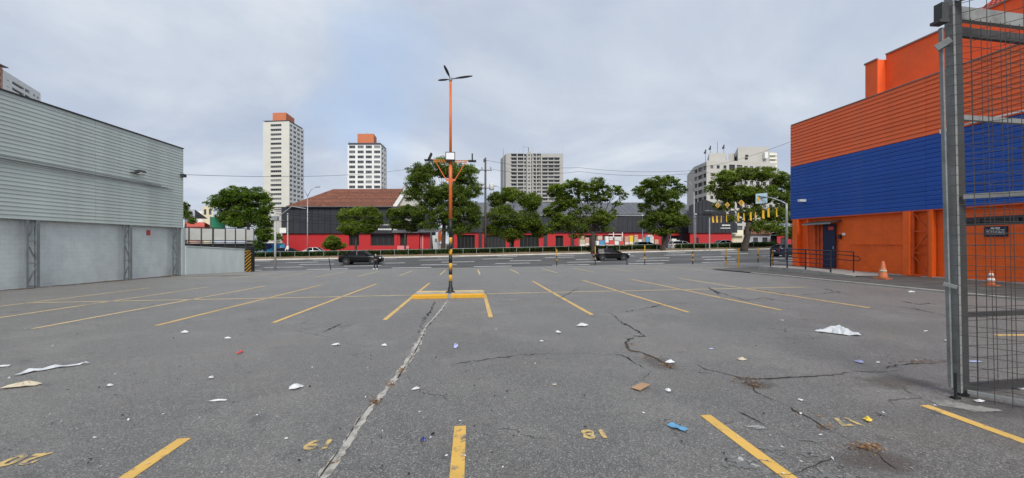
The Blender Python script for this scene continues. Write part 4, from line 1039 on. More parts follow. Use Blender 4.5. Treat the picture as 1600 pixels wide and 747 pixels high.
tree('bright green leafy tree rising behind the pale panel screen', 388, 62, 392,
     [(345, 318, 20, 16), (372, 305, 26, 15), (402, 308, 22, 15), (418, 322, 12, 12), (352, 338, 18, 12), (385, 330, 30, 16), (372, 347, 26, 10), (408, 345, 18, 14), (415, 366, 18, 14), (400, 382, 14, 12), (435, 372, 9, 9)],
     .22, (388, 350), 'leafA', 15000, .33, AV, clumps=24)
tree('dense clipped bushy tree in front of the charcoal wall left of the lamp post', 556, 58, None,
     [(541, 338, 17, 15), (560, 332, 17, 11), (580, 336, 17, 14), (548, 356, 20, 13), (572, 354, 18, 12), (590, 345, 10, 12)],
     .17, (556, 362), 'leafC', 14000, .26, AV, clumps=34)
tree('dark spreading tree between the clipped tree and the big tree', 633, 60, None,
     [(615, 336, 14, 12), (636, 332, 18, 12), (652, 342, 12, 12), (622, 350, 16, 10), (642, 356, 12, 8)],
     .13, (633, 366), 'leafB', 11000, .26, AV, clumps=30)
tree('small rounded bush tree against the red wall', 521, 66, None,
     [(521, 376, 13, 9), (510, 383, 9, 7), (531, 384, 10, 6), (521, 386, 14, 5)], .08, (521, 388), 'leafC', 4500, .24, AV, clumps=40)
tree('big dark green tree directly behind the lamp post', 692, 57, None,
     [(660, 275, 26, 20), (690, 262, 30, 16), (722, 272, 28, 18), (645, 300, 16, 18), (742, 296, 15, 16), (675, 305, 30, 20), (712, 305, 28, 22), (660, 330, 22, 16), (700, 335, 30, 18), (735, 330, 20, 18), (672, 352, 20, 10), (715, 357, 24, 12), (740, 348, 14, 14)],
     .30, (694, 350), 'leafB', 29000, .27, AV, clumps=27, crad=(.22, .44), fill=.22)
tree('green tree with pale upper leaves in front of the unfinished tower', 800, 60, None,
     [(775, 312, 16, 14), (800, 305, 22, 13), (828, 316, 20, 16), (785, 338, 26, 18), (822, 345, 26, 18), (770, 360, 18, 12), (800, 366, 24, 12), (842, 360, 14, 14)],
     .22, (802, 362), 'leafC', 19000, .30, AV, clumps=24)
tree('wide umbrella shaped tree leaning over the black hatchback', 928, 55.5, None,
     [(870, 298, 20, 12), (898, 290, 24, 10), (930, 292, 24, 9), (958, 298, 18, 9), (975, 306, 9, 9), (882, 318, 22, 14), (862, 332, 16, 16), (880, 348, 26, 15), (858, 358, 14, 10), (905, 356, 20, 9), (940, 342, 24, 11), (918, 326, 14, 8), (958, 334, 10, 8), (900, 368, 16, 5), (948, 358, 16, 6), (884, 304, 16, 9), (914, 300, 20, 10), (945, 306, 18, 9), (928, 312, 18, 8), (900, 312, 14, 8), (965, 318, 9, 6), (934, 282, 16, 6), (916, 344, 14, 9), (900, 334, 14, 10), (935, 330, 12, 8)],
     .34, (927, 362), 'leafC', 27000, .25, AV, clumps=24, lean=-.15, crad=(.2, .38), fill=.16)
tree('tall dark dense tree right of the umbrella tree', 1036, 57, None,
     [(1022, 288, 24, 12), (1045, 282, 18, 9), (1060, 298, 16, 12), (1000, 300, 16, 11), (1030, 308, 30, 14), (1008, 325, 14, 10), (1050, 325, 22, 12), (1028, 340, 24, 14), (1010, 350, 16, 10), (1050, 345, 24, 13), (1072, 348, 10, 8), (1036, 362, 26, 8)],
     .30, (1040, 366), 'leafB', 23000, .25, AV, clumps=26, crad=(.2, .40), fill=.2)
tree('broad old tree behind the yellow banners beside the blue cladding', 1163, 56, None,
     [(1130, 280, 22, 14), (1160, 272, 24, 12), (1192, 272, 24, 13), (1220, 284, 18, 16), (1112, 296, 10, 12), (1148, 302, 30, 16), (1190, 304, 30, 18), (1225, 312, 14, 18), (1130, 322, 18, 10), (1210, 335, 22, 16), (1175, 332, 20, 12), (1190, 355, 22, 12), (1222, 356, 14, 14), (1146, 340, 12, 8)],
     .40, (1170, 348), 'leafC', 26000, .27, AV, clumps=24, lean=.1, crad=(.2, .42), fill=.22)
tree('tall leafy tree half hidden behind the end of the blue cladding', 1243, 60, None,
     [(1240, 300, 14, 20), (1232, 330, 12, 18), (1250, 345, 18, 20), (1236, 365, 14, 10)], .2, (1243, 372), 'leafC', 9000, .28, AV)
tree('dark twiggy tree behind the corner of the grey warehouse', 291, 62, None, [(292, 335, 10, 9), (286, 322, 9, 8), (300, 345, 8, 6)], .12, (290, 350), 'leafB', 2500, .24, AV, clumps=30)

# hedge in the median: three runs, a thing each
def hedge(label, x0, x1):
    t = thing('hedge', label, 'hedge', ((x0+x1)/2, 56.4, H((x0+x1)/2, 56.4)), 'clipped hedges along the median')
    cs, rs = [], []
    x = x0
    while x < x1:
        for yy in (56.0, 56.7):
            for zz in (.38, .78):
                cs.append((x+rng.uniform(-.1, .1), yy+rng.uniform(-.08, .08), H(x, yy)+zz+rng.uniform(-.05, .06))); rs.append((.42, .38, .27))
        x += .42
    link('foliage', leaf_mesh(cs, rs, int((x1-x0)*900), .21, 'hedge', 'foliage', .3), t)
    m = MB(); x = x0+.2
    while x < x1: m.tube([(x, 56.35, H(x, 56.3)), (x+.1, 56.4, H(x, 56.3)+.7)], .02, 5); x += .7
    m.build('stem', M['bark'], t, kind='stuff')
hedge('long clipped dark green hedge behind the black sedan', -42, -3.0)
hedge('clipped green hedge behind the black hatchback', 3.2-6, 26.5)
hedge('clipped hedge right of the broad old tree', 29.2, 44)
# thin rail with posts along the hedge
gr = thing('guard_rail', 'thin pale metal rail with slim posts along the median hedge', 'railing', (0, 55.2, H(0, 55.2)))
xs = rng_(-41, 40, 45)
for x in xs:
    m = MB(); m.tube([(x, 55.3, H(x, 55.3)), (x, 55.3, H(x, 55.3)+1.02)], .024, 6); m.build('post', M['steelpole'], gr)
for a, b in zip(xs, xs[1:]):
    m = MB(); m.tube([(a, 55.3, H(a, 55.3)+1.03), (b, 55.3, H(b, 55.3)+1.03)], .017, 6); m.build('rail', M['steelpole'], gr)

# ------------------------------------------------------------------ far towers
def plan(px, D): v = W(px, 380, D); return (v.x, v.y)
def zat(py, D): return CAM_Z+(380-py)/F*D
def plen(a, b): return math.hypot(a[0]-b[0], a[1]-b[1])
def roofbits(parent, pts, z, mat):
    for p, h, w in pts:
        m = MB(); m.tube([(p[0], p[1], z), (p[0], p[1], z+h)], w, 5); m.build('antenna', M[mat], parent)
# tower with one wide band of windows on the left face and four columns on the right face
D = 250; C0 = plan(411, 252); C1 = plan(452, D); C2 = plan(475, 269)
zt = zat(189.5, D); fl = 7.22/F*D
tw = thing('apartment_tower', 'tall pale slim apartment tower with terracotta box on top, left of the tiled roof', 'tower', (C1[0], C1[1], -1))
L1, L2 = plen(C0, C1), plen(C1, C2)
w1 = []; w2 = []
for k in range(25):
    z = zt-1.0-fl*(k+1)+.6
    if z < 2: break
    w1 += [(L1*.285, L1*.70, z+.35, z+fl*.62, 5)]
    for i, (a, b) in enumerate(((.03, .21), (.27, .46), (.53, .72), (.79, .95))): w2.append((L2*a, L2*b, z+.3, z+fl*.62, 2))
facade(tw, C0, C1, -1, zt, w1, M['cream'], .5, 'wall', 'frame', 'glass')
facade(tw, C1, C2, -1, zt-.3, w2, M['whitetower'], .35, 'wall', 'frame', 'glass')
C3 = (C2[0]+C0[0]-C1[0], C2[1]+C0[1]-C1[1])
prism(tw, [C0, C1, C2, C3], -1, zt-.32, M['cream'], 'core', skip=(0, 1))
def shrink(pts, f):
    cx = sum(p[0] for p in pts)/len(pts); cy = sum(p[1] for p in pts)/len(pts)
    return [(cx+(p[0]-cx)*f, cy+(p[1]-cy)*f) for p in pts]
prism(tw, shrink([C0, C1, C2, C3], .93), zt-.4, zt+.95, M['darkroof'], 'parapet')
a = [plan(426, 252), plan(447, 251.5), plan(460, 264), plan(439, 265)]
prism(tw, a, zt+.5, zat(175.5, 251), M['salmon'], 'tank_house')
m = MB()
for t in rng_(0, 1, 8): p = (C0[0]+(C1[0]-C0[0])*t*.35, C0[1]+(C1[1]-C0[1])*t*.35); m.tube([(p[0], p[1], zt), (p[0], p[1], zt+1.1)], .05, 4)
m.bar((C0[0], C0[1], zt+1.05), (C0[0]+(C1[0]-C0[0])*.35, C0[1]+(C1[1]-C0[1])*.35, zt+1.05), .06); m.build('roof_railing', M['dframe'], tw)
# second tower: four columns of double windows on the front
D = 230; C0 = plan(543, 230); C1 = plan(595, 230); C2 = plan(604.5, 244); C3 = (C2[0]+C0[0]-C1[0], C2[1]+C0[1]-C1[1])
zt = zat(226.5, D); fl = 7.82/F*D; L1, L2 = plen(C0, C1), plen(C1, C2)
tw = thing('apartment_tower', 'shorter white apartment tower with terracotta box, above the tiled roof', 'tower', (C1[0], C1[1], -1))
w1 = []; w2 = []
for k in range(22):
    z = zt-fl*(k+1)+.3
    if z < 2: break
    for a in (.045, .30, .545, .795): w1.append((L1*a, L1*(a+.185), z+.55, z+fl*.78, 4))
    for a in (.2, .58): w2.append((L2*a, L2*(a+.24), z+.6, z+fl*.72, 2))
facade(tw, C0, C1, -1, zt, w1, M['whitetower'], .35, 'wall', 'frame', 'glass')
facade(tw, C1, C2, -1, zt-.05, w2, M['whitetower'], .35, 'wall', 'frame', 'glass')
prism(tw, [C0, C1, C2, C3], -1, zt-.08, M['whitetower'], 'core', skip=(0, 1))
prism(tw, shrink([C0, C1, C2, C3], .97), zt-.1, zt+1.2, M['darkroof'], 'parapet')
prism(tw, [plan(558.5, 232), plan(584, 232), plan(588.5, 241), plan(563, 241)], zt+.5, zat(209, 232), M['salmon'], 'tank_house')
roofbits(tw, [(plan(573, 233), 7.5, .06), (plan(546, 231), 1.8, .05), (plan(592, 231), 2, .05), (plan(600, 240), 1.6, .08)], zt+.8, 'dframe')
# unfinished concrete tower
D = 320; C0 = plan(791, D); C1 = plan(880, D); zt = zat(240, D); fl = 5.76/F*D; L1 = plen(C0, C1); s = L1/89
tw = thing('unfinished_tower', 'unfinished raw concrete tower block with rods on its roof', 'tower', (C0[0], C0[1], -1))
w1 = []
for k in range(24):
    z = zt-fl*(k+1)
    if z < 2: break
    zz = (z+.75, z+fl-.35)
    w1 += [(8*s, 17.2*s, *zz, 3), (18.2*s, 26.6*s, *zz, 3), (28*s, 31*s, *zz, 1), (34.6*s, 36.8*s, z+1.1, z+fl-.5, 1), (39.2*s, 41.6*s, *zz, 1), (43*s, 51*s, *zz, 3), (52*s, 54.4*s, *zz, 1)]
    if k > 0: w1 += [(56.5*s, 64.6*s, *zz, 3), (66*s, 74*s, *zz, 3), (75*s, 83.2*s, *zz, 3)]
facade(tw, C0, C1, -1, zt, w1, M['rawconc'], .9, 'wall', 'rawframe' if False else 'frame', 'glass')
C2 = (C1[0]+3, C1[1]+22); C3 = (C0[0]-3, C0[1]+22)
prism(tw, [C0, C1, C2, C3], -1, zt-.02, M['rawconc'], 'core', skip=(0,))
for px in (791, 808, 825.5, 832, 838, 845.5): # slab stubs and piers standing proud
    a = plan(px, D-.6); m = MB(); m.box((a[0], a[1], (zt-1)/2), (.7, .8, zt+.9)); m.build('pier', M['rawconc'], tw)
for k in range(0, 24):
    z = zt-fl*k
    if z < 3: break
    for (p0, p1) in ((798, 818), (833, 846), (847, 875)):
        if k == 0 and p0 == 847: continue
        a, b = plan(p0, D-.25), plan(p1, D-.25); m = MB(); m.bar((a[0], a[1], z-.1), (b[0], b[1], z-.1), .7, .42); m.build('slab_edge', M['concrete'], tw)
a = [plan(823.5, D-2.2), plan(829.5, D-2.2), plan(829.5, D+6), plan(823.5, D+6)]
prism(tw, a, -1, zt+.9, M['rawconc'], 'stair_core')
for k in range(24):
    z = zt-fl*(k+.35)
    if z < 3: break
    q = plan(826.7, D-2.3); m = MB(); m.box((q[0], q[1], z-.5), (1.0, .3, 1.1)); m.build('stair_opening', M['black'], tw)
roofbits(tw, [(plan(px, D+random.uniform(.5, 3)), random.uniform(1.5, 5.5), .09) for px in (795, 803, 812, 817.5, 829, 833, 842, 848.5, 852, 856.5, 861, 866, 871, 874, 878.5)], zt-.3, 'rawconc')
q = plan(825.8, D); r = plan(817.5, D); m = MB(); m.tube([(q[0], q[1], zt), (q[0], q[1], zt+5)], .22, 5); m.tube([(q[0], q[1], zt+4.6), (r[0], r[1], zt+5.6), (r[0], r[1], zt+1)], .08, 5); m.build('hoist', M['dframe'], tw)
# off-white block at right with stepped top
D = 155
A0, A1, A2, A3 = plan(1084, 166), plan(1104, 155), plan(1137, 155.5), plan(1212, 160)
hb = thing('apartment_block', 'off white stepped apartment block with antennas behind the broad old tree', 'building', (A1[0], A1[1], -1))
zt1 = zat(250.5, 155); fl = 12.0/F*155
L0, L1, L2 = plen(A0, A1), plen(A1, A2), plen(A2, A3)
w0 = []; w1 = []; w2 = []
for k in range(11):
    z = zt1-1.15-fl*(k+1)+.4
    if z < 1: break
    w0 += [(L0*.06, L0*.28, z+.2, z+fl*.62, 2), (L0*.34, L0*.70, z+.2, z+fl*.62, 3), (L0*.74, L0*.97, z+.2, z+fl*.62, 2)]
    for a in (.18, .48, .80): w1.append((L1*a, L1*(a+.14), z+.55, z+fl*.62, 2))
    w2 += [(L2*.03, L2*.15, z+.2, z+fl*.75, 3), (L2*.185, L2*.30, z+.2, z+fl*.75, 3)]+[(L2*a, L2*(a+.07), z+.55, z+fl*.66, 2) for a in (.34, .455, .59, .72, .86)]
facade(hb, A0, A1, -1, zt1-.5, w0, M['hotel'], .5, 'wall', 'dframe', 'glass')
facade(hb, A1, A2, -1, zt1, w1, M['hotel'], .3, 'wall', 'dframe', 'glass')
facade(hb, A2, A3, -1, zt1, w2, M['hotel'], .35, 'wall', 'dframe', 'glass')
bk = [(p[0]+8, p[1]+20) for p in (A0, A1, A2, A3)]
prism(hb, [A0, A1, A2, A3, bk[3], bk[0]], -1, zt1-.52, M['hotel'], 'core', skip=(0, 1, 2))
a = [plan(1108, 158), plan(1134, 158), plan(1135, 168), plan(1105, 170)]
prism(hb, a, zt1-.6, zat(239, 158), M['hotel'], 'penthouse')
a = [plan(1153, 161), plan(1201, 161), plan(1203, 178), plan(1146, 178)]
prism(hb, a, zt1-.6, zat(229.5, 161), M['hotel'], 'penthouse')
a = [plan(1138, 164), plan(1147, 163), plan(1150, 175), plan(1139, 176)]
prism(hb, a, zt1-.6, zat(240, 164), M['hotel'], 'penthouse')
for px, py in ((1167, 243), (1166.5, 247.5)):
    q = W(px, py, 160.8); m = MB(); m.box(q, (1.0, .3, .55)); m.build('roof_window', M['black'], hb)
q = W(1196, 243, 160.4); m = MB(); m.box(q, (1.3, 1.2, 2.4)); m.build('water_tank', M['whitetower'], hb)
for px, ptop, pb in ((1102.5, 234, 251), (1110, 228, 240), (1121, 222, 240), (1131, 226.5, 240)):
    q = plan(px, 159); z0 = zat(pb, 159); z1 = zat(ptop, 159); m = MB(); m.tube([(q[0], q[1], z0-.5), (q[0], q[1], z1)], .07, 5)
    if px != 1121: m.box((q[0], q[1], z1-.7), (.35, .3, 1.5)); m.box((q[0]-.5, q[1], z1-1.2), (.25, .25, .9)); m.bar((q[0]-.5, q[1], z1-1.2), (q[0], q[1], z1-1.2), .06)
    m.build('antenna', M['dframe'], hb)
# cream building just behind it
a = [plan(1198, 176), plan(1213.5, 176), plan(1214, 190), plan(1198, 190)]
cb = thing('apartment_block', 'cream balcony block peeking out behind the off white stepped block', 'building', (a[0][0], a[0][1], -1))
prism(cb, a, -1, zat(238.5, 176), M['palehouse'], 'wall')
for k in range(6):
    p0, p1 = plan(1201, 175.4), plan(1213.2, 175.4); z = zat(242+k*6, 176); m = MB(); m.bar((p0[0], p0[1], z), (p1[0], p1[1], z), .8, .7); m.build('balcony', M['white'], cb)
# curved white tower over the warehouse
D = 185; C0 = plan(4.5, 172); C1 = plan(63.5, 199); zt = zat(108.8, 172)
tw = thing('apartment_tower', 'white tower with dark balcony slots showing over the warehouse roof', 'tower', (C0[0], C0[1], -1))
L1 = plen(C0, C1); fl = 9.6/F*178; w1 = []
for k in range(20):
    z = zt-2.0-fl*(k+1)+.9
    if z < 2: break
    w1 += [(L1*.22, L1*.53, z+.2, z+fl*.52, 4), (L1*.55, L1*.68, z+.15, z+fl*.6, 1), (L1*.78, L1*.84, z+.3, z+fl*.45, 1), (L1*.89, L1*.95, z+.3, z+fl*.45, 2), (L1*.09, L1*.15, z+.3, z+.6, 1)]
facade(tw, C0, C1, -1, zt, w1, M['white'], .8, 'wall', 'frame', 'glass')
n_ = Vector((-(C1[1]-C0[1]), C1[0]-C0[0], 0)).normalized()*16
prism(tw, [C0, C1, (C1[0]+n_.x, C1[1]+n_.y), (C0[0]+n_.x, C0[1]+n_.y)], -1, zt-.02, M['cream'], 'core', skip=(0,))
B0 = plan(-14, 166); B1 = plan(4.2, 172.3); Lb = plen(B0, B1)
wb = [(Lb*.1, Lb*.85, zt-.6-fl*(k+1), zt-.6-fl*(k+1)+1.5, 2) for k in range(20)]
facade(tw, B0, B1, -1, zt+.6, wb, M['pinkhouse'], .6, 'wing_wall', 'brownframe' if False else 'dframe', 'glass')
prism(tw, [B0, B1, (B1[0]+n_.x, B1[1]+n_.y), (B0[0]+n_.x, B0[1]+n_.y)], -1, zt+.58, M['brown'], 'wing_core', skip=(0,))
m = MB(); m.bar((B0[0], B0[1]-.4, zt+.9), (B1[0]+1.2, B1[1]-.2, zt+.9), 2.2, .35); m.build('roof_slab', M['brown'], tw)

# ------------------------------------------------------------------ shops across the avenue
RD = 74.0
rb = thing('corner_shop', 'red and charcoal corner shop with brown tiled roof across the avenue', 'shop', W(560, 395, RD))
def rp_(px, py, D=RD): return W(px, py, D)
x0, x1 = rp_(441, 380), rp_(655, 380)
zr = zat(365, RD); zc = zat(323.5, RD)
A, B = (x0.x, x0.y), (x1.x, x1.y); Lw = plen(A, B); pxs = Lw/(655-441)
U = lambda px: (px-441)*pxs
shop_w = [(U(545), U(561), zat(384, RD), zat(365.4, RD), 3), (U(579), U(616), zat(384, RD), zat(365.4, RD), 4), (U(625), U(636), zat(384, RD), zat(365.4, RD), 2)]
facade(rb, A, B, -1.2, zr, shop_w, M['red'], .5, 'wall', 'dframe', 'shopglass', wname='shop_window')
nrm_ = Vector((-(B[1]-A[1]), B[0]-A[0], 0)).normalized()
if nrm_.y < 0: nrm_ = -nrm_
bk = lambda p, d: (p[0]+nrm_.x*d, p[1]+nrm_.y*d)
prism(rb, [bk(A, .6), bk(B, .6), bk(B, 16), bk(A, 16)], -1.2, zc-.1, M['charcoal'], 'core_wall')
# charcoal panels, each one a part
npan = 18
uu = Vector((B[0]-A[0], B[1]-A[1], 0)).normalized()
for i in range(npan):
    for (za, zb_) in ((zr+.02, (zr+zc)/2-.02), ((zr+zc)/2+.02, zc)):
        a = Vector((A[0], A[1], za))+uu*(U(614)*i/npan+.02)-nrm_*.32
        m = MB(); m.obox(a, uu*(U(614)/npan-.04), nrm_*.3, Vector((0, 0, zb_-za))); m.build('wall_panel', M['charcoal'], rb)
# right part darker canopy and fascia
m = MB(); a = Vector((A[0], A[1], zat(364, RD)))+uu*U(614.5)-nrm_*.6; m.obox(a, uu*(U(655)-U(614.5)), nrm_*.6, Vector((0, 0, .5))); m.build('canopy', M['greyroof'], rb)
m = MB(); a = Vector((A[0], A[1], zat(361, RD)))+uu*U(614.5)-nrm_*.2; m.obox(a, uu*(U(655)-U(614.5)), nrm_*.3, Vector((0, 0, zat(330, RD)-zat(361, RD)))); m.build('fascia', M['charcoal'], rb)
# two lines of small white lettering, too small to read
m = MB()
for (pa, pb, py, hh) in ((592, 611, 351.5, 1.6), (592, 622, 358.5, 2.2)):
    x = pa
    while x < pb:
        w_ = random.uniform(1.1, 2.4); a = Vector((A[0], A[1], zat(py+hh/2, RD)))+uu*U(x)-nrm_*.40; m.obox(a, uu*(w_*pxs), nrm_*.05, Vector((0, 0, hh/F*RD))); x += w_+.55
        if 611.5 < x < 614.5: x = 616
m.build('sign_lettering', M['white'], rb)
m = MB(); a = Vector((A[0], A[1], -1))+uu*U(616.5)-nrm_*.15; m.obox(a, uu*(5*pxs), nrm_*.2, Vector((0, 0, zr+1))); m.build('pier', M['red'], rb)
m = MB(); a = Vector((A[0], A[1], -1))+uu*U(622.5)-nrm_*.7; m.obox(a, uu*(18*pxs), nrm_*.1, Vector((0, 0, zat(384, RD)+1))); m.build('low_board', M['pink'], rb)
# hipped tile roof in rows
E0, E1 = rp_(447, 323, RD-.8), rp_(636, 323, RD-.8); R0, R1 = rp_(521, 296.5, RD+6.5), rp_(630, 296, RD+6.5)
nr = 17
for r in range(nr):
    ta, tb = r/nr, (r+1.12)/nr
    a0_, a1_, b0_, b1_ = E0.lerp(R0, ta), E1.lerp(R1, ta), E0.lerp(R0, tb), E1.lerp(R1, tb)
    m = MB(); k = 46
    for i in range(k):
        p, q = i/k, (i+.94)/k
        l = Vector((0, 0, random.uniform(.0, .03)+.07)); l2 = Vector((0, 0, .01))
        P0, P1, Q0, Q1 = a0_.lerp(a1_, p), a0_.lerp(a1_, q), b0_.lerp(b1_, p), b0_.lerp(b1_, q)
        pm_ = P0.lerp(P1, .5)+l+Vector((0, 0, .05)); qm = Q0.lerp(Q1, .5)+l2+Vector((0, 0, .05))
        m.face([P0+l, pm_, qm, Q0+l2]); m.face([pm_, P1+l, Q1+l2, qm]); m.face([P0, P1, P1+l, pm_, P0+l])
    m.build('roof_tile_row', M['tile'], rb, kind='stuff')
m = MB(); b2 = rp_(447, 323, RD+16); m.face([E0, R0, b2]); m.face([R0, R1, rp_(640, 323, RD+15), b2]); m.face([E1, rp_(640, 323, RD+15), R1]); m.face([E0, b2, rp_(640, 323, RD+15), E1]); m.build('roof', M['tile'], rb)
m = MB(); m.tube([E0, R0], .14, 6); m.tube([R0, R1], .14, 6); m.build('ridge_tile', M['tile'], rb)
m = MB(); m.bar(E0, E1, .2, .14); m.build('gutter', M['greyroof'], rb)
# pale gable wall at the right end
gb = [(612, 324), (630, 297), (637, 293), (660, 293), (660, 345), (612, 345)]
f_ = [W(x, y, RD-.4) for x, y in gb]; b_ = [W(x, y, RD+.3) for x, y in gb]
m = MB(); m.face(f_); m.face(b_[::-1])
for i in range(6): m.face([f_[i], b_[i], b_[(i+1) % 6], f_[(i+1) % 6]])
m.build('gable_wall', M['hotel'], rb)
m = MB(); m.obox(W(613, 323.5, RD-.9), W(633, 292, RD-.9)-W(613, 323.5, RD-.9), nrm_*.6, Vector((uu.x*.75, uu.y*.75, .0))); m.build('gable_coping', M['white'], rb)
# pale annex at far left
a = [plan(428, 84), plan(446, 84), plan(446, 92), plan(428, 92)]
t = thing('house', 'plain grey annex between the bright tree and the red shop', 'building', (a[0][0], a[0][1], -1)); prism(t, a, -1, zat(326, 84), M['hotel'], 'wall')
m = MB(); m.bar((*a[0], zat(326, 84)), (*a[1], zat(326, 84)), .4, .3); m.build('roof_edge', M['concrete'], t)

# large charcoal store with grey roof
GD = 82.0
gs = thing('supermarket', 'long charcoal and red store with low grey roof behind the avenue trees', 'store', W(980, 395, GD))
x0, x1 = rp_(704, 380, GD), rp_(1096, 380, GD); A, B = (x0.x, x0.y), (x1.x, x1.y); Lw = plen(A, B); pxs = Lw/392
U = lambda px: (px-704)*pxs
zr = zat(363.5, GD); zc = zat(338, GD)
uu = Vector((B[0]-A[0], B[1]-A[1], 0)).normalized(); nrm_ = Vector((-uu.y, uu.x, 0)); nrm_ = nrm_ if nrm_.y > 0 else -nrm_
facade(gs, A, B, -1.2, zr, [(U(714), U(742), -.9, zr-.45, 5), (U(757), U(790), -.9, zr-.45, 6), (U(812), U(842), -.9, zr-.45, 5), (U(868), U(880), -.9, zr-.6, 2), (U(905), U(935), -.9, zr-.5, 5), (U(942), U(970), -.9, zr-.5, 4), (U(1045), U(1062), -.9, zr-.6, 2)], M['red'], .5, 'wall', 'dframe', 'shopglass', wname='shop_window')
bk = lambda p, d: (p[0]+nrm_.x*d, p[1]+nrm_.y*d)
prism(gs, [bk(A, .6), bk(B, .6), bk(B, 24), bk(A, 24)], -1.2, zc-.05, M['charcoal'], 'core_wall')
for i in range(54):
    a = Vector((A[0], A[1], zr+.02))+uu*(Lw*i/54+.02)-nrm_*.32
    m = MB(); m.obox(a, uu*(Lw/54-.04), nrm_*.3, Vector((0, 0, zc-zr))); m.build('wall_panel', M['charcoal'], gs)
m = MB(); a = Vector((A[0], A[1], zc))-nrm_*.5; m.obox(a, uu*Lw, nrm_*.5, Vector((0, 0, .25))); m.build('gutter', M['steelgrey'], gs)
for i in range(48):
    a = Vector((A[0], A[1], zc+.26))+uu*(Lw*i/48)-nrm_*.4; d = nrm_*9+Vector((0, 0, zat(318, GD+9)-zc-.2))
    m = MB(); m.obox(a, uu*(Lw/48-.05), d, Vector((0, 0, .12))); m.build('roof_sheet', M['greyroof'], gs)
for px in (704, 748, 796, 850, 892, 1034, 1062, 1076):
    a = Vector((A[0], A[1], -1.2))+uu*U(px)-nrm_*.25; m = MB(); m.obox(a, uu*(10*pxs if px > 1000 else 5*pxs), nrm_*.24, Vector((0, 0, zr+1.2))); m.build('pier', M['charcoal'], gs)
# lit wall lamps? unlit round lamps on poles in the store yard
# gabled black front of the same chain at right
GD2 = 78.0
g2 = thing('shop_front', 'charcoal gabled shop front over a red wall behind the yellow banners', 'shop', W(1120, 395, GD2))
ol = [(1076, 364), (1076, 322), (1100, 311), (1118, 318), (1152, 350), (1152, 364)]
f_ = [W(x, y, GD2) for x, y in ol]; b_ = [W(x, y, GD2+6) for x, y in ol]
m = MB(); m.face(f_); m.face(b_[::-1])
for i in range(6): m.face([f_[i], b_[i], b_[(i+1) % 6], f_[(i+1) % 6]])
m.build('gable', M['charcoal'], g2)
for px in range(1080, 1150, 6):
    yt = np.interp(px, [1076, 1100, 1118, 1152], [322, 311, 318, 350]); m = MB(); a, b = W(px, 363.5, GD2-.04), W(px, yt+.6, GD2-.04); m.bar(a, b, .09, .06); m.build('standing_seam', M['charcoal'], g2)
prism(g2, [plan(1078, GD2+.3), plan(1143, GD2+.3), plan(1143, GD2+7), plan(1078, GD2+7)], -1, zat(363.8, GD2), M['red'], 'wall')
m = MB(); q = plan(1090, GD2+.2); m.box((q[0], q[1], .8), (.3, .3, 3.9)); m.build('downpipe', M['charcoal'], g2)
m = MB()
for (pa, pb, py, hh) in ((1128, 1141, 352, 2.0), (1126, 1141.5, 356.5, 1.3)):
    x = pa
    while x < pb:
        w_ = random.uniform(1.0, 2.2); m.obox(W(x, py+hh/2, GD2-.1), uu*(w_/F*GD2), nrm_*.08, Vector((0, 0, hh/F*GD2))); x += w_+.5
m.build('sign_lettering', M['white'], g2)
# small houses to its right
def house(label, p0, p1, D, ptop, mat, roofmat=None, proof=None, dep=8):
    a = [plan(p0, D), plan(p1, D), plan(p1, D+dep), plan(p0, D+dep)]
    t = thing('house', label, 'house', (a[0][0], a[0][1], -1)); L_ = plen(a[0], a[1])
    zt = zat(ptop, D)
    ws = [(L_*.15, L_*.38, zt-2.0, zt-.7, 2), (L_*.6, L_*.85, zt-2.0, zt-.7, 2)] if L_ > 2.5 and zt > 1.6 else []
    facade(t, a[0], a[1], -1, zt, ws, M[mat], .2, 'wall', 'dframe', 'glass')
    prism(t, a, -1, zt-.02, M[mat], 'core', skip=(0,))
    if roofmat:
        A_, B_ = W(p0-1.5, ptop, D-.5), W(p1+1.5, ptop, D-.5); C_, D2 = W(p0-1.5, proof, D+dep/2), W(p1+1.5, proof, D+dep/2); C_.z = D2.z = zat(proof, D)
        m = MB(); e = Vector((0, 0, .18)); m.face([A_, B_, D2, C_]); m.face([A_+e, B_+e, D2+e, C_+e][::-1]); m.face([A_, A_+e, B_+e, B_]); m.face([B_, B_+e, D2+e, D2]); m.face([A_, C_, C_+e, A_+e])
        q = bpy.data.objects  # noqa
        Bk0, Bk1 = Vector((C_.x, C_.y+dep/2, zt)), Vector((D2.x, D2.y+dep/2, zt)); m.face([C_+e, D2+e, Bk1, Bk0])
        m.build('roof', M[roofmat], t)
    return t
house('cream gabled house right of the charcoal shop front', 1143, 1160, 84, 369, 'palehouse', 'palehouse', 360)
house('grey house with clay roof behind the trunk of the broad tree', 1172, 1204, 86, 366, 'greyhouse', 'tile', 352)
house('dark grey block to the right of the clay roofed house', 1204, 1232, 88, 372, 'greyhouse', 'greyroof', 366)
house('salmon walled house with red roof behind the panel screen', 291, 318, 66, 357, 'pinkhouse', 'redtile', 347)
house('grey house with sloping roof at the corner of the warehouse', 288, 303, 78, 338, 'greyhouse', 'greyhouse', 326)
house('pale yellow block behind the salmon house', 316, 333, 98, 322.5, 'palehouse', None, None)
house('small white block between the grey house and the yellow block', 302, 317, 110, 330, 'white', None, None)
house('low red fronted shop at the far right behind the ramp railing', 1214, 1250, 82, 366, 'red', 'greyroof', 363)
a = W(329, 360, 64); b = W(352, 360, 64)
t = thing('shade_net', 'green shade net screen hanging beside the salmon house', 'net', a)
m = MB(); m.obox(Vector((a.x, a.y, zat(358, 64))), b-a, (0, .06, 0), (0, 0, 19/F*64)); m.build('net', M['green'], t)
for q in (a, b): m = MB(); m.tube([(q.x, q.y-.08, -1), (q.x, q.y-.08, zat(338, 64))], .05, 6); m.build('post', M['steelgrey'], t)
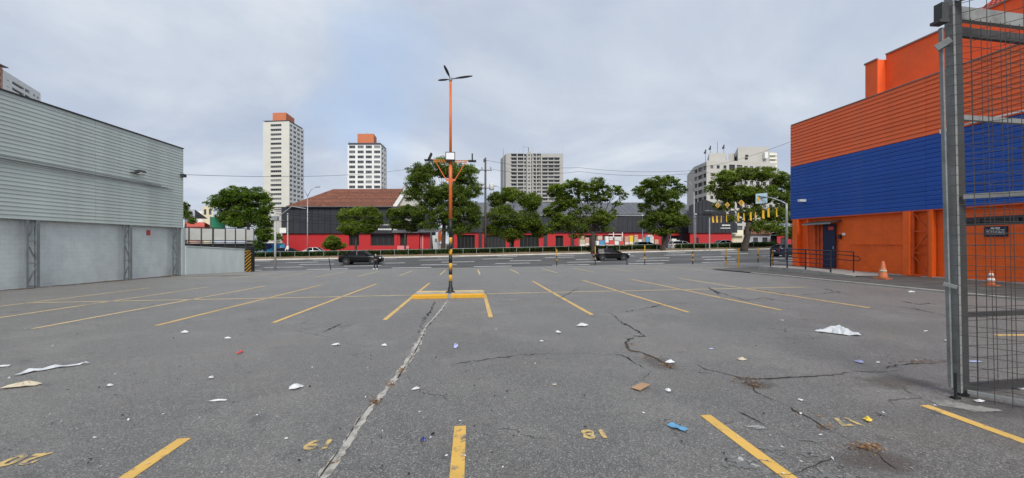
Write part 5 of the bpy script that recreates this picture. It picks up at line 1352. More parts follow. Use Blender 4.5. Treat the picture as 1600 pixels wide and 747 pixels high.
# graffiti wall
gw = thing('graffiti_wall', 'low wall covered in bright blue graffiti right of the panel screen', 'wall', W(420, 395, 66))
a, b = W(396, 391.5, 66), W(444, 391.5, 66); m = MB(); m.obox((a.x, a.y, -.9), b-a, (0, .25, 0), (0, 0, zat(380.5, 66)+.9)); m.build('wall', M['graffiti'], gw)
m = MB(); a.z = b.z = zat(380.2, 66); m.bar(a, b, .3, .08); m.build('coping', M['concrete'], gw)
# pallets and boxes stacked in front of the store
BX = 72.5
cols = {'white': 'white', 'red': 'redp', 'blue': 'bluep', 'yellow': 'yellowp', 'brown': 'card', 'pale': 'beige', 'salmon': 'pinkhouse', 'grey': 'panel'}
desc = [(906, 914, 374, 382, 'pale', 'pale carton stack at the left end of the store display'), (907, 913, 367.5, 373.6, 'brown', 'brown cartons on the leftmost pale stack'),
 (914.5, 920.5, 371, 382, 'salmon', 'salmon pallet load left of the umbrella tree trunk'), (932, 936, 376, 382, 'white', 'small white load just right of the umbrella trunk'), (936.5, 945, 375.5, 382, 'blue', 'bright blue load above the hatchback roof'),
 (934, 941, 368.5, 375, 'pale', 'pale cartons above the bright blue load'), (946, 951, 369, 382, 'white', 'tall narrow white load beside the bright blue load'), (951.6, 960, 375.5, 382, 'red', 'dark red load in the middle of the display'), (952, 957.5, 369.5, 375.2, 'white', 'white cartons on the dark red load'),
 (960.5, 971, 370.5, 376, 'grey', 'grey cartons on the shelf of the white rack'), (960.5, 967, 376.5, 382, 'white', 'white load under the white rack'), (967.5, 975, 377, 382, 'red', 'red load at the right foot of the white rack'),
 (976.5, 982.5, 369, 382, 'salmon', 'salmon load next to the yellow one'), (983.5, 989.5, 368, 382, 'yellow', 'upright bright yellow load in front of the red wall'), (991, 997, 370, 382, 'pale', 'pale load right of the yellow one'),
 (997.5, 1003, 374, 382, 'white', 'white load left of the large blue one'), (991.5, 997, 366.8, 369.8, 'salmon', 'salmon cartons on the pale load by the yellow one'), (1003.6, 1008, 371, 382, 'brown', 'brown load wedged before the large blue one'), (1008.5, 1015, 370.5, 382, 'blue', 'large blue load near the dark tree'),
 (1015.6, 1021.5, 369, 382, 'grey', 'grey load right of the large blue one'), (1023, 1029, 374, 382, 'salmon', 'orange-red load at the right end of the display'), (1012, 1020, 367, 370.2, 'white', 'white cartons lying across the blue and grey loads'),
 (1050, 1057, 373, 382, 'white', 'white load behind the dark tree trunk at right'), (1057.5, 1062, 375, 382, 'grey', 'grey load at the far right near the dark tree')]
for p0, p1, t0_, b0_, c_, lab in desc:
    a, b = W(p0, b0_+6 if b0_ > 381 else b0_, BX), W(p1, b0_+6 if b0_ > 381 else b0_, BX); zt_ = zat(t0_, BX)
    if b0_ > 381: a.z = b.z = H(a.x, a.y)+.06
    t = thing('stacked_load', lab, 'load', (a.x, a.y, a.z), 'stacked loads outside the supermarket')
    hh = zt_-a.z; nl = 2 if hh > .8 else 1
    for i in range(nl):
        m = MB(); m.obox(a+Vector((0, 0, hh*i/nl+.01)), b-a, (0, .9, 0), (0, 0, hh/nl-.03)); m.build('carton', M[cols[c_]], t)
    m = MB(); m.obox(a+Vector((0, -.012, hh*.42)), (b-a), (0, .01, 0), (0, 0, hh*.12)); m.build('strap', M['white' if c_ != 'white' else 'redp'], t)
rk = thing('storage_rack', 'white metal storage rack frame over the stacked loads', 'rack', W(960, 390, 73.6))
for px in (958.5, 972.5): a = W(px, 385, 73.6); m = MB(); m.bar((a.x, a.y, -.4), (a.x, a.y, zat(363, 73.6)), .12); m.build('upright', M['white'], rk)
for py in (366, 370.3, 376.3): m = MB(); m.bar(W(951, py, 73.6), W(972.5, py, 73.6), .09); m.build('shelf', M['white'], rk)

# ------------------------------------------------------------------ street furniture
def street_lamp(label, px, D, pytop, arms, base=None, r=.07, cat='street lamp'):
    b = W(px, 380, D); b.z = H(b.x, b.y) if base is None else base
    t = thing('street_lamp', label, cat, b)
    zt = zat(pytop, D); m = MB(); m.tube([b, b+Vector((0, 0, (zt-b.z)*.5)), Vector((b.x, b.y, zt))], [r*1.3, r, r*.8], 8); m.build('pole', M['steelpole'], t, True)
    for ax, ay in arms:
        e = W(ax, ay, D); p = Vector((b.x, b.y, zt)); c_ = p.lerp(e, .45)+Vector((0, 0, abs(e.z-p.z)*.28)); m = MB(); m.tube([p, c_, e], r*.55, 6); m.build('arm', M['steelpole'], t, True)
        m = MB(); s_ = 1 if e.x > p.x else -1; m.obox(e+Vector((0, -.12, -.05)), (.6*s_, 0, .05), (0, .24, 0), (0, 0, .1)); m.build('lamp_head', M['steelgrey'], t)
    return t
street_lamp('tall double armed street lamp in front of the red corner shop', 480.5, 57.5, 307, [(469, 291), (493, 292.5)])
street_lamp('thin tall street lamp right of the tall dark tree', 1084.5, 57.5, 300, [(1076, 284)])
street_lamp('slim street lamp beside the unfinished tower', 786, 62, 300, [(776, 291)])
for px, py, lab in ((1004, 337, 'store yard lamp left of the tall dark tree'), (1047.5, 335, 'store yard lamp hidden in the tall dark tree'), (1087, 335, 'store yard lamp beside the charcoal gable'), (673.5, 351, 'store yard lamp right of the pink board')):
    b = W(px, 395, 70); b.z = H(b.x, b.y); t = thing('yard_lamp', lab, 'lamp', b, 'small round lamps in the store yard')
    m = MB(); m.tube([b, (b.x, b.y, zat(py, 70))], .06, 6); m.build('pole', M['steelpole'], t)
    m = MB(); m.lathe((b.x, b.y, zat(py, 70)-.16), [(.05, 0), (.18, .09), (.19, .2), (.1, .3)], 10); m.build('lamp_globe', M['white'], t, True)
# grey post with a box at the edge of the lot
b = W(430, 421, 37); b.z = H(b.x, b.y); t = thing('signal_post', 'thick grey post with a box on top at the left edge of the lot', 'post', b)
m = MB(); m.tube([b, (b.x, b.y, zat(345, 37))], [.10, .085], 10); m.build('pole', M['concpole'], t, True)
m = MB(); m.box((b.x, b.y, zat(341, 37)), (.5, .34, .36)); m.build('head_box', M['steelgrey'], t)
m = MB(); m.tube([(b.x, b.y, zat(343, 37)), W(441, 334, 37), W(456, 322.5, 37), W(478, 326, 37)], .035, 6); m.build('bracket_arm', M['steelpole'], t)
b = W(449.5, 395, 60); b.z = H(b.x, b.y); t = thing('sign_post', 'slim post with a small white sign board near the red shop', 'sign post', b)
m = MB(); m.tube([b, (b.x, b.y, zat(333, 60))], .09, 8); m.build('pole', M['concpole'], t)
m = MB(); m.obox(W(437, 364, 59.8), W(447, 364, 59.8)-W(437, 364, 59.8), (0, .08, 0), (0, 0, 8/F*60)); m.build('sign_board', M['white'], t)
m = MB(); m.bar(W(446, 361, 59.9), W(450, 361, 59.9), .06); m.build('bracket', M['steelpole'], t)
m = MB(); m.box(W(449.5, 387, 59.7), (.3, .2, .5)); m.build('meter_box', M['white'], t)
# utility pole with transformers, wires
UD = 58
b = W(758.5, 395, UD); b.z = H(b.x, b.y); t = thing('utility_pole', 'dark utility pole with crossarm and two grey transformers behind the lamp post', 'utility pole', b)
m = MB(); m.tube([b, (b.x, b.y, zat(246.5, UD))], [.19, .13], 9); m.build('pole', M['wood'], t, True)
for py, p0, p1 in ((266, 737, 769), (294, 750, 768)):
    m = MB(); m.bar(W(p0, py, UD-.2), W(p1, py, UD-.2), .12, .1); m.build('crossarm', M['wood'], t)
for px in (740, 753, 766.5):
    q = W(px, 264, UD-.2); m = MB(); m.lathe(q, [(.07, 0), (.09, .08), (.05, .12), (.08, .2), (.03, .3)], 8); m.build('insulator', M['steelgrey'], t)
for px in (749.5, 768):
    q = W(px, 296, UD-.3); m = MB(); m.lathe(q-Vector((0, 0, .1)), [(.25, 0), (.34, .06), (.34, .85), (.26, .95)], 12); m.build('transformer', M['panel'], t, True)
q = W(757.5, 251, UD); m = MB(); m.box(q, (.4, .3, .4)); m.build('fuse_box', M['wood'], t)
b = W(786.5, 395, 63); b.z = H(b.x, b.y); t = thing('mast', 'very thin pale mast left of the unfinished tower', 'mast', b)
m = MB(); m.tube([b, (b.x, b.y, zat(232, 63))], [.11, .05], 7); m.build('mast_tube', M['steelpole'], t)
def wire(label, pts, r=.02, sag=.4):
    P_ = [W(*p) for p in pts]; Q = []
    for a, b in zip(P_, P_[1:]):
        for i in range(12): t_ = i/12; Q.append(a.lerp(b, t_)-Vector((0, 0, sag*4*t_*(1-t_))))
    Q.append(P_[-1]); m = MB(); m.tube(Q, r, 5); tag(m.build('overhead_wire', M['cable'], None), label, 'wire', 'overhead wires')
wire('overhead wire from the warehouse corner to the big tree', [(290, 273, 29.5), (640, 264, 57.5), (757, 264, 57.8)], .016, .5)
wire('upper overhead wire from the utility pole to the right', [(757, 250, 57.8), (905, 262, 58), (1090, 266, 58.5), (1140, 267, 60)], .02, .4)
wire('lower overhead wire from the utility pole to the right', [(766, 264, 57.8), (905, 268, 58), (1090, 270, 58.5)], .02, .5)
wire('slanting overhead wire rising to the blue cladded store', [(1090, 262, 64), (1234, 222, 40)], .016, .4)
for i, (py0, py1) in enumerate(((330, 338), (334, 341), (345, 350))):
    wire(['top', 'middle', 'lowest'][i]+' of the low cables strung along the avenue', [(432, py0, 37.5), (640, py1, 56), (850, (331, 334, 338)[i], 57), (1108, (334, 336, 341)[i], 57), (1236, (326, 330, 335)[i], 57)], .025, .25)
# signal arm and directional sign, yellow banners
b = W(1229, 400, 41); b.z = H(b.x, b.y); t = thing('sign_gantry', 'grey curved arm post carrying a pale blue road sign by the blue cladding', 'sign gantry', b)
m = MB(); m.tube([b, (b.x, b.y, zat(330, 41)), (b.x, b.y, zat(318, 41))], [.12, .10, .09], 10); m.build('pole', M['steelpole'], t, True)
m = MB(); m.tube([(b.x, b.y, zat(319, 41)), W(1222, 315, 41.3), W(1205, 309, 42), W(1183, 306, 43)], [.07, .06, .05, .05], 8); m.build('arm', M['steelpole'], t, True)
q0, q1 = W(1181, 318.5, 43), W(1199, 317, 42.6)
m = MB(); m.obox(q0, q1-q0, (.0, .06, 0), (0, 0, 15.5/F*43)); sb = m.build('sign_board', M['signblue'], t)
m = MB(); d = (q1-q0); a = q0+Vector((0, -.03, 0)); s_ = 15.5/F*43
cx_ = a+d*.22+Vector((0, 0, s_*.45)); m.face([cx_+Vector((0, 0, -.3)), cx_+d*.16, cx_+Vector((0, 0, .3)), cx_-d*.16]); m.build('diamond_mark', M['yflag'], sb)
m = MB()
for k in range(5): m.obox(a+d*(.44+.1*k)+Vector((0, 0, s_*.5)), d*.07, (0, .01, 0), (0, 0, .11))
m.build('lettering', M['navy'], sb)
for px, py, lab in ((1121.5, 321, 'leftmost yellow diamond warning sign hanging in the tree'), (1136.5, 320, 'middle yellow diamond warning sign with tilted corners'), (1158.5, 317, 'rightmost and largest yellow diamond warning sign')):
    c_ = W(px, py, 48); t = thing('warning_sign', lab, 'road sign', c_, 'yellow diamond signs over the road'); r_ = .31 if px < 1150 else .37
    m = MB(); P_ = [c_+Vector((0, 0, -r_)), c_+Vector((r_, 0, 0)), c_+Vector((0, 0, r_)), c_+Vector((-r_, 0, 0))]; Q = [p+Vector((0, .05, 0)) for p in P_]
    m.face(P_); m.face(Q[::-1])
    for i in range(4): m.face([P_[i], Q[i], Q[(i+1) % 4], P_[(i+1) % 4]])
    m.build('plate', M['yflag'], t)
    m = MB(); m.box(c_+Vector((0, -.03, 0)), (.3, .012, .1)); m.box(c_+Vector((0, -.03, .14)), (.12, .012, .12)); m.box(c_+Vector((0, -.03, -.14)), (.12, .012, .12)); m.build('symbol', M['brown'], t)
    m = MB(); m.tube([c_+Vector((0, .03, r_)), c_+Vector((0, .03, r_+.5))], .012, 5); m.build('hanger', M['gatedark'], t)
wire('sagging wire that carries the yellow diamond signs', [(1108, 330, 49), (1122, 318, 48.05), (1158, 312.5, 48.05), (1182, 309, 43.2)], .014, .08)
bann = [(1114, 338, 348, 3.4, 'first'), (1120.5, 337, 348, 3.2, 'second'), (1127.3, 337, 348, 1.6, 'third'), (1135.6, 335, 347, 1.5, 'fourth'), (1154, 332, 346, 3.4, 'fifth'), (1162.5, 333, 345, 2.6, 'sixth'), (1173.5, 331, 344.5, 3.6, 'seventh'), (1180.5, 331, 341.5, 2.4, 'eighth'), (1193, 328, 341.5, 4.4, 'ninth'), (1201, 324.5, 339.5, 4.2, 'tenth'), (1214, 325, 339, 2.4, 'eleventh')]
for px, y0, y1, w_, nm in bann:
    a = W(px, y0, 46); t = thing('banner', 'yellow hanging banner strip, %s from the left in its row' % nm, 'banner', a, 'yellow banners hanging over the road')
    sk = random.uniform(-.05, .05); ww = .82*w_/F*46; hh = (y1-y0)/F*46; tw_ = random.uniform(.01, .05)
    m = MB(); P_ = []
    for i in range(5):
        f = i/4; off = Vector((sk*f, tw_*math.sin(f*4), -hh*f)); P_.append((a+off+Vector((-ww/2, 0, 0)), a+off+Vector((ww/2, tw_*math.cos(f*3)*.6, 0))))
    for (p, q), (r, s) in zip(P_, P_[1:]):
        m.face([p, q, s, r]); e = Vector((0, .012, 0)); m.face([r+e, s+e, q+e, p+e])
    m.build('cloth', M['yflag'], t)
    m = MB(); m.bar(a+Vector((-ww/2-.03, 0, .02)), a+Vector((ww/2+.03, 0, .02)), .03); m.build('top_bar', M['black'], t)
wire('dark cable that carries the yellow banners', [(1092, 334, 50), (1114, 336.5, 46.05), (1160, 331.5, 46.05), (1216, 323.5, 46.05), (1240, 322, 44)], .02, .02)
b = W(1108.5, 392, 56); b.z = H(b.x, b.y); t = thing('traffic_light', 'black traffic light head on a grey post left of the yellow banners', 'traffic light', b)
m = MB(); m.tube([b, (b.x, b.y, zat(334, 56))], .09, 8); m.build('pole', M['steelpole'], t)
m = MB(); m.box((b.x-.35, b.y-.2, zat(335, 56)), (1.1, .3, .42)); h_ = m.build('signal_head', M['black'], t)
for k in range(3): m = MB(); m.lathe((b.x-.7+k*.35, b.y-.37, zat(335, 56)), [(.02, -.0), (.12, .0), (.12, .02)], 10); m.build('lens', M['dframe'], h_)
m = MB(); m.bar((b.x-.6, b.y, zat(329, 56)), (b.x+2.2, b.y, zat(330, 56)), .06); m.build('arm', M['steelpole'], t)
# bollards on the lot edge
bl = [(930, 413, 386, 'yb', 'slim yellow and black bollard behind the dark hatchback tail'), (979.5, 413.5, 405, 'k', 'short dark stub post between the hatchback and a bollard'), (1007.5, 413, 384, 'yb', 'slim yellow and black bollard right of the hatchback'),
      (1082.5, 413, 392.5, 'yb', 'yellow and black bollard under the thin tall street lamp'), (1134.5, 415.5, 391, 'y2', 'plain mustard yellow post with a dark joint'), (1154, 417.5, 389, 'y', 'plain mustard yellow post nearest the kerb edging'), (1184.5, 409.5, 388, 'yb', 'black footed bollard behind the mustard posts'), (1207.5, 418, 391, 'y', 'mustard yellow post beside the ramp railing'), (870, 414.5, 390, 'yb', 'slim striped bollard at the middle of the lot edge')]
for px, yb, yt, kd, lab in bl:
    g = G(px, yb); D_ = (g.y-0)/ray(px)[1]
    t = thing('bollard', lab, 'bollard', g, 'bollards along the lot edge'); zt = zat(yt, D_); hh = zt-g.z
    if kd == 'yb': sg = [(0, .28, 'black'), (.28, .42, 'yellow'), (.42, .6, 'black'), (.6, .8, 'yellow'), (.8, 1, 'black' if px == 1082.5 else 'yellow')]
    elif kd == 'k': sg = [(0, 1, 'black')]
    elif kd == 'y2': sg = [(0, .4, 'yellow'), (.4, .55, 'black'), (.55, 1, 'yellow')]
    else: sg = [(0, 1, 'yellow')]
    for a, b, mt in sg: m = MB(); m.tube([(g.x, g.y, g.z+hh*a-(.05 if a == 0 else 0)), (g.x, g.y, g.z+hh*b)], .045, 8); m.build('painted_band', M[mt], t)
    m = MB(); m.lathe((g.x, g.y, zt), [(.045, 0), (.04, .02), (.015, .035)], 8); m.build('cap', M['black' if kd == 'k' else 'yellow'], t)
g = G(517, 421); tp = W(514, 404, g.y/ray(517)[1]); t = thing('leaning_post', 'thin dark post leaning left at the lot edge near the sedan', 'post', g); m = MB(); m.tube([g-Vector((0, 0, .05)), tp], .035, 7); m.build('shaft', M['black'], t); m = MB(); m.lathe(tp, [(.035, 0), (.03, .03)], 7); m.build('cap', M['black'], t)
# signs and inflatable by the store, right of the pink board
t = thing('board_sign', 'leaning white advertising board with grey print near the store entrance', 'sign', W(680, 390, 71)); 
f_ = [W(x, y, 71) for x, y in ((675, 368), (684, 367.5), (690, 390), (677, 390))]; e = Vector((0, .1, 0)); m = MB(); m.face(f_); m.face([p+e for p in f_[::-1]])
for i in range(4): m.face([f_[i], f_[i]+e, f_[(i+1) % 4]+e, f_[(i+1) % 4]])
m.build('board', M['white'], t); m = MB(); m.box(W(681, 375, 70.9), (.35, .03, .5)); m.build('print', M['steelgrey'], t)
t = thing('feather_flag', 'orange red feather flag on a pole in front of the store', 'flag', W(688, 395, 70))
m = MB(); pr = [(378, .5), (374, .9), (368, 1.0), (363, .8), (360, .3)]; P_ = []
for py, k in pr: c_ = W(687.5, py, 70); P_.append((c_+Vector((-.3*k, .08*math.sin(py), 0)), c_+Vector((.3*k, -.08*math.sin(py), 0))))
for (p, q), (r, s) in zip(P_, P_[1:]): m.face([p, q, s, r]); m.face([r+Vector((0, .03, 0)), s+Vector((0, .03, 0)), q+Vector((0, .03, 0)), p+Vector((0, .03, 0))])
m.build('cloth', M['opole'], t); b = W(684.5, 395, 70); b.z = H(b.x, b.y); m = MB(); m.tube([b, (b.x, b.y, zat(359, 70))], .03, 6); m.build('pole', M['steelpole'], t)
rs_ = thing('entrance_wall', 'red entrance wall with pale edges right of the dark tree', 'wall', W(662, 392, 75))
a, b = W(646, 391, 75), W(672, 391, 75); m = MB(); m.obox((a.x, a.y, -1), b-a, (0, .4, 0), (0, 0, zat(365, 75)+1)); m.build('panel', M['red'], rs_)
for px in (648, 655, 659): a = W(px, 391, 74.9); m = MB(); m.obox((a.x, a.y-.05, -1), (.28, 0, 0), (0, .1, 0), (0, 0, zat(367, 75)+1)); m.build('pale_edge', M['pink'], rs_)
a, b = W(650, 363.5, 74), W(690, 362.5, 74); m = MB(); m.obox(a, b-a, (0, 2.5, .5), (0, 0, .35)); m.build('canopy', M['greyroof'], rs_)

# ------------------------------------------------------------------ cars
def car(label, cat, loc, rz, Lc, Hc, paint, kind='sedan', group=None):
    t = thing('parked_car' if 'parked' in label else 'car', label, cat, (0, 0, 0), group)
    W2 = Lc*.195
    if kind == 'sedan': top = [(-.5, .56), (-.47, .66), (-.34, .69), (-.2, .70), (.2, .68), (.33, .64), (.46, .56), (.5, .47)]; gh = [(-.365, .69), (-.22, .985), (-.05, 1.0), (.08, .985), (.245, .67)]
    else: top = [(-.5, .56), (-.485, .68), (-.4, .72), (-.2, .72), (.18, .70), (.33, .64), (.46, .55), (.5, .46)]; gh = [(-.485, .70), (-.415, .96), (-.25, 1.0), (.02, .985), (.265, .67)]
    def wdt(x): a = abs(x); return W2*(1 if a < .36 else 1-.22*((a-.36)/.14)**2)
    m = MB(); rings = []
    for x, zt in top:
        w = wdt(x); zb = .15*Hc if abs(x) < .49 else .22*Hc; z = zt*Hc
        half = [(w*.86, zb), (w*.97, zb+.08*Hc), (w, zb+(z-zb)*.55), (w*.985, z-.05*Hc), (w*.90, z)]
        rings.append([Vector((x*Lc, y, q)) for y, q in half]+[Vector((x*Lc, -y, q)) for y, q in half[::-1]])
    n = 10
    for a, b in zip(rings, rings[1:]):
        for i in range(n): m.face([a[i], b[i], b[(i+1) % n], a[(i+1) % n]])
    m.face(rings[0]); m.face(rings[-1][::-1])
    me = m.mesh('body', M[paint]); bm = bmesh.new(); bm.from_mesh(me); bmesh.ops.remove_doubles(bm, verts=bm.verts, dist=1e-4); bmesh.ops.recalc_face_normals(bm, faces=bm.faces); bm.to_mesh(me); bm.free()
    me.polygons.foreach_set('use_smooth', [True]*len(me.polygons)); body = link('body', me, t)
    # greenhouse: glass band with painted roof and pillars
    gx = np.array([g[0] for g in gh]); gz = np.array([g[1] for g in gh])
    belt = lambda x: np.interp(x, [q[0] for q in top], [q[1] for q in top])*Hc-.01
    m = MB(); rr = []
    for x, z in gh:
        zb = belt(x); zt = max(z*Hc, zb+.01); k = min(1, (zt-zb)/(.3*Hc)); w0 = wdt(x)*.90; w1 = w0-(.17*W2)*k
        rr.append([Vector((x*Lc, w0, zb)), Vector((x*Lc, w1, zt-.03*k)), Vector((x*Lc, w1*.86, zt)), Vector((x*Lc, -w1*.86, zt)), Vector((x*Lc, -w1, zt-.03*k)), Vector((x*Lc, -w0, zb))])
    for a, b in zip(rr, rr[1:]):
        for i in range(5): m.face([a[i], b[i], b[i+1], a[i+1]])
    m.build('glasshouse', M['carglass'], t)
    m = MB()
    for j, (a, b) in enumerate(zip(rr, rr[1:])):
        if 0 < j < len(rr)-2 or (j == 0 and kind != 'sedan' and False):
            u = Vector((0, 0, .012)); m.face([a[1]+u, b[1]+u, b[2]+u, a[2]+u]); m.face([a[2]+u, b[2]+u, b[3]+u, a[3]+u]); m.face([a[3]+u, b[3]+u, b[4]+u, a[4]+u])
    m.build('roof', M[paint], t)
    for s in (0, 5):
        tp = 1 if s == 0 else 4; o = Vector((0, .012 if s == 0 else -.012, 0))
        for (i, f) in ((0, None), (len(rr)-2, None)):
            a, b = rr[i], rr[i+1]; m = MB(); m.bar(a[s]+o, a[tp].lerp(a[s], .0)+o, .06) if False else m.bar((a if i == 0 else b)[s]+o, (b if i == 0 else a)[tp]+o, .07, .05); m.build('pillar', M[paint], t)
        xm = -.06*Lc; zb = belt(-.06); m = MB(); m.bar(Vector((xm, (wdt(0)*.905+.005)*(1 if s == 0 else -1), zb)), Vector((xm-.05, (wdt(0)*.74)*(1 if s == 0 else -1), Hc*.965)), .08, .03); m.build('pillar', M[paint], t)
        sy = 1 if s == 0 else -1
        m = MB(); m.box((.17*Lc, sy*(W2*.99), belt(.17)+.05), (.12, .2, .12)); m.build('mirror', M[paint], t)
        m = MB(); m.box((-.02*Lc, sy*(W2+.004), belt(0)-.09), (.16, .02, .03)); m.box((-.24*Lc, sy*(W2+.004), belt(-.2)-.09), (.16, .02, .03)); m.build('door_handle', M['dframe'], t)
        m = MB(); m.box((.475*Lc, sy*W2*.68, .5*Hc), (.16, W2*.36, .09*Hc)); m.build('headlight', M['headlamp'], t)
        m = MB(); m.box((-.488*Lc, sy*W2*.68, .56*Hc), (.12, W2*.34, .10*Hc)); m.build('tail_light', M['taillamp'], t)
        for x in (-.305, .31):
            r_ = .215*Hc+.02; y = sy*(W2-.10)
            m = MB(); m.tube([(x*Lc, y-sy*.12, r_), (x*Lc, y+sy*.085, r_)], r_, 20); wh_ = m.build('wheel', M['tyre'], t)
            m = MB(); m.tube([(x*Lc, y+sy*.06, r_), (x*Lc, y+sy*.094, r_)], r_*.66, 16)
            for k in range(5): a = 2*math.pi*k/5; m.bar((x*Lc, y+sy*.1, r_), (x*Lc+math.cos(a)*r_*.6, y+sy*.1, r_+math.sin(a)*r_*.6), .05, .02)
            m.build('rim', M['rim'], wh_)
            m = MB(); m.tube([(x*Lc, y+sy*.03, r_+.02), (x*Lc, y+sy*.101, r_+.02)], r_*1.17, 20)
            ar = m.build('wheel_arch', M['black'], t)
            for o_ in (wh_, *wh_.children): pass
    m = MB(); m.box((.497*Lc, 0, .27*Hc), (.03, W2*1.1, .1*Hc)); m.build('grille', M['black'], t)
    m = MB(); m.box((-.503*Lc, 0, .47*Hc), (.02, .4, .13)); m.build('number_plate', M['white'], t)
    t.location = loc; t.rotation_euler = (0, 0, rz); return t
def road_at(px, D):
    p = W(px, 380, D); p.z = road_z(p.x, p.y)+.006; return p
car('black sedan with silver wheels driving along the avenue at left', 'car', road_at(565, 43.2), R(-1), 4.35, 1.40, 'carblack', 'sedan')
car('black hatchback driving along the avenue in front of the umbrella tree', 'car', road_at(954.5, 45.0), R(-1), 3.8, 1.27, 'carblack', 'hatch')
car('dark blue car half hidden by the ramp railing and store corner', 'car', road_at(1236, 47), R(0), 4.1, 1.46, 'carblue', 'hatch')
def farcar(px, D, lab, paint, kind='hatch', L_=4.0): p = W(px, 380, D); p.z = H(p.x, p.y); car(lab, 'car', p, R(0), L_, 1.42, paint, kind, 'cars seen over the hedge')
farcar(494, 61.5, 'white sedan whose roof shows over the hedge before the red wall', 'carwhite', 'sedan')
farcar(1012, 61, 'white car low behind the hedge left of the dark tree trunk', 'carwhite')
farcar(1066, 62.5, 'white parked car behind the hedge right of the dark tree trunk', 'carwhite')
farcar(1133, 62, 'white parked car in front of the red wall behind the yellow banners', 'carwhite', 'sedan')
farcar(452, 62, 'dark car behind the hedge beside the blue graffiti', 'carblue', 'hatch')

# ------------------------------------------------------------------ person at the lot edge
def skin_mesh(name, verts, edges, radii, mat, parent, sub=1):
    me = bpy.data.meshes.new(name); me.from_pydata(verts, edges, []); me.update()
    o = bpy.data.objects.new(name, me); COL.objects.link(o)
    md = o.modifiers.new('skin', 'SKIN'); sm = o.modifiers.new('sub', 'SUBSURF'); sm.levels = sub; sm.render_levels = sub
    for i, r in enumerate(radii): me.skin_vertices[0].data[i].radius = (r, r) if not isinstance(r, tuple) else r
    me.skin_vertices[0].data[0].use_root = True
    dg = bpy.context.evaluated_depsgraph_get(); m2 = bpy.data.meshes.new_from_object(o.evaluated_get(dg)); bpy.data.objects.remove(o)
    m2.materials.clear(); m2.materials.append(M[mat]); m2.polygons.foreach_set('use_smooth', [True]*len(m2.polygons)); m2.name = name
    o = bpy.data.objects.new(name, m2); COL.objects.link(o); o.parent = parent; return o
pg = G(587.5, 420.7); PD = pg.y/ray(587.5)[1]; ps_ = (24.3/F*PD)/1.70
pe = thing('person', 'person in dark hoodie and trousers with white shoes standing at the lot edge', 'person', (0, 0, 0))
bv = [(0, 0, .95), (0, 0, 1.15), (0, 0, 1.38), (0, -.01, 1.50), (0, -.03, 1.60), (0, -.03, 1.68), (.19, 0, 1.40), (.25, .0, 1.14), (.16, -.16, 1.02), (.09, -.22, 1.05), (-.19, 0, 1.40), (-.26, .0, 1.14), (-.18, -.15, 1.00), (-.10, -.22, 1.04), (.10, 0, .90), (.13, -.02, .50), (.15, .02, .09), (-.10, 0, .90), (-.14, -.05, .50), (-.17, -.02, .09)]
be = [(0, 1), (1, 2), (2, 3), (3, 4), (4, 5), (2, 6), (6, 7), (7, 8), (8, 9), (2, 10), (10, 11), (11, 12), (12, 13), (0, 14), (14, 15), (15, 16), (0, 17), (17, 18), (18, 19)]
skin_mesh('body', bv, be, [.13, .12, .13, .055, .095, .07, .06, .045, .035, .03, .06, .045, .035, .03, .085, .06, .045, .085, .06, .045], 'skin', pe)
skin_mesh('hoodie', bv[:4]+bv[6:9]+bv[10:13], [(0, 1), (1, 2), (2, 3), (2, 4), (4, 5), (5, 6), (2, 7), (7, 8), (8, 9)], [(.19, .14), (.18, .14), (.19, .14), .10, .085, .07, .055, .085, .07, .055], 'cloth', pe)
skin_mesh('trousers', [(0, 0, .96)]+bv[14:20], [(0, 1), (1, 2), (2, 3), (0, 4), (4, 5), (5, 6)], [.15, .11, .085, .07, .11, .085, .07], 'cloth', pe)
for x, y in ((.16, -.03), (-.19, -.07)):
    m = MB(); m.lathe((x, y, 0), [(.06, 0), (.065, .05), (.05, .1)], 10); m.obox((x-.05, y-.2, 0), (.10, 0, 0), (0, .2, 0), (0, 0, .075)); m.build('shoe', M['shoe'], pe)
m = MB(); m.lathe((0, -.01, 1.585), [(.105, 0), (.112, .06), (.09, .12), (.03, .15)], 12); m.build('hair', M['hair'], pe, True)
m = MB(); m.obox((-.06, -.135, 1.55), (.12, 0, 0), (0, .03, 0), (0, 0, .07)); m.build('face_mask', M['shoe'], pe)
for x in (-.035, .035): m = MB(); m.lathe((x, -.118, 1.635), [(.005, 0), (.012, .006), (.005, .014)], 6); m.build('eye', M['black'], pe)
for s in (1, -1):
    m = MB(); c_ = Vector((.06*s, -.235, 1.05))
    m.obox(c_+Vector((-.02, -.02, -.04)), (.05, 0, 0), (0, .04, 0), (0, 0, .08))
    for k in range(4): m.tube([c_+Vector((-.01*s, -.01, -.03+.02*k)), c_+Vector((-.05*s, -.025, -.03+.02*k)), c_+Vector((-.075*s, -.01, -.03+.019*k))], .009, 5)
    m.tube([c_+Vector((.01*s, -.02, .04)), c_+Vector((-.02*s, -.04, .06))], .01, 5); m.build('hand', M['skin'], pe)
pe.location = pg; pe.scale = (ps_, ps_, ps_); pe.rotation_euler = (0, 0, R(-12))

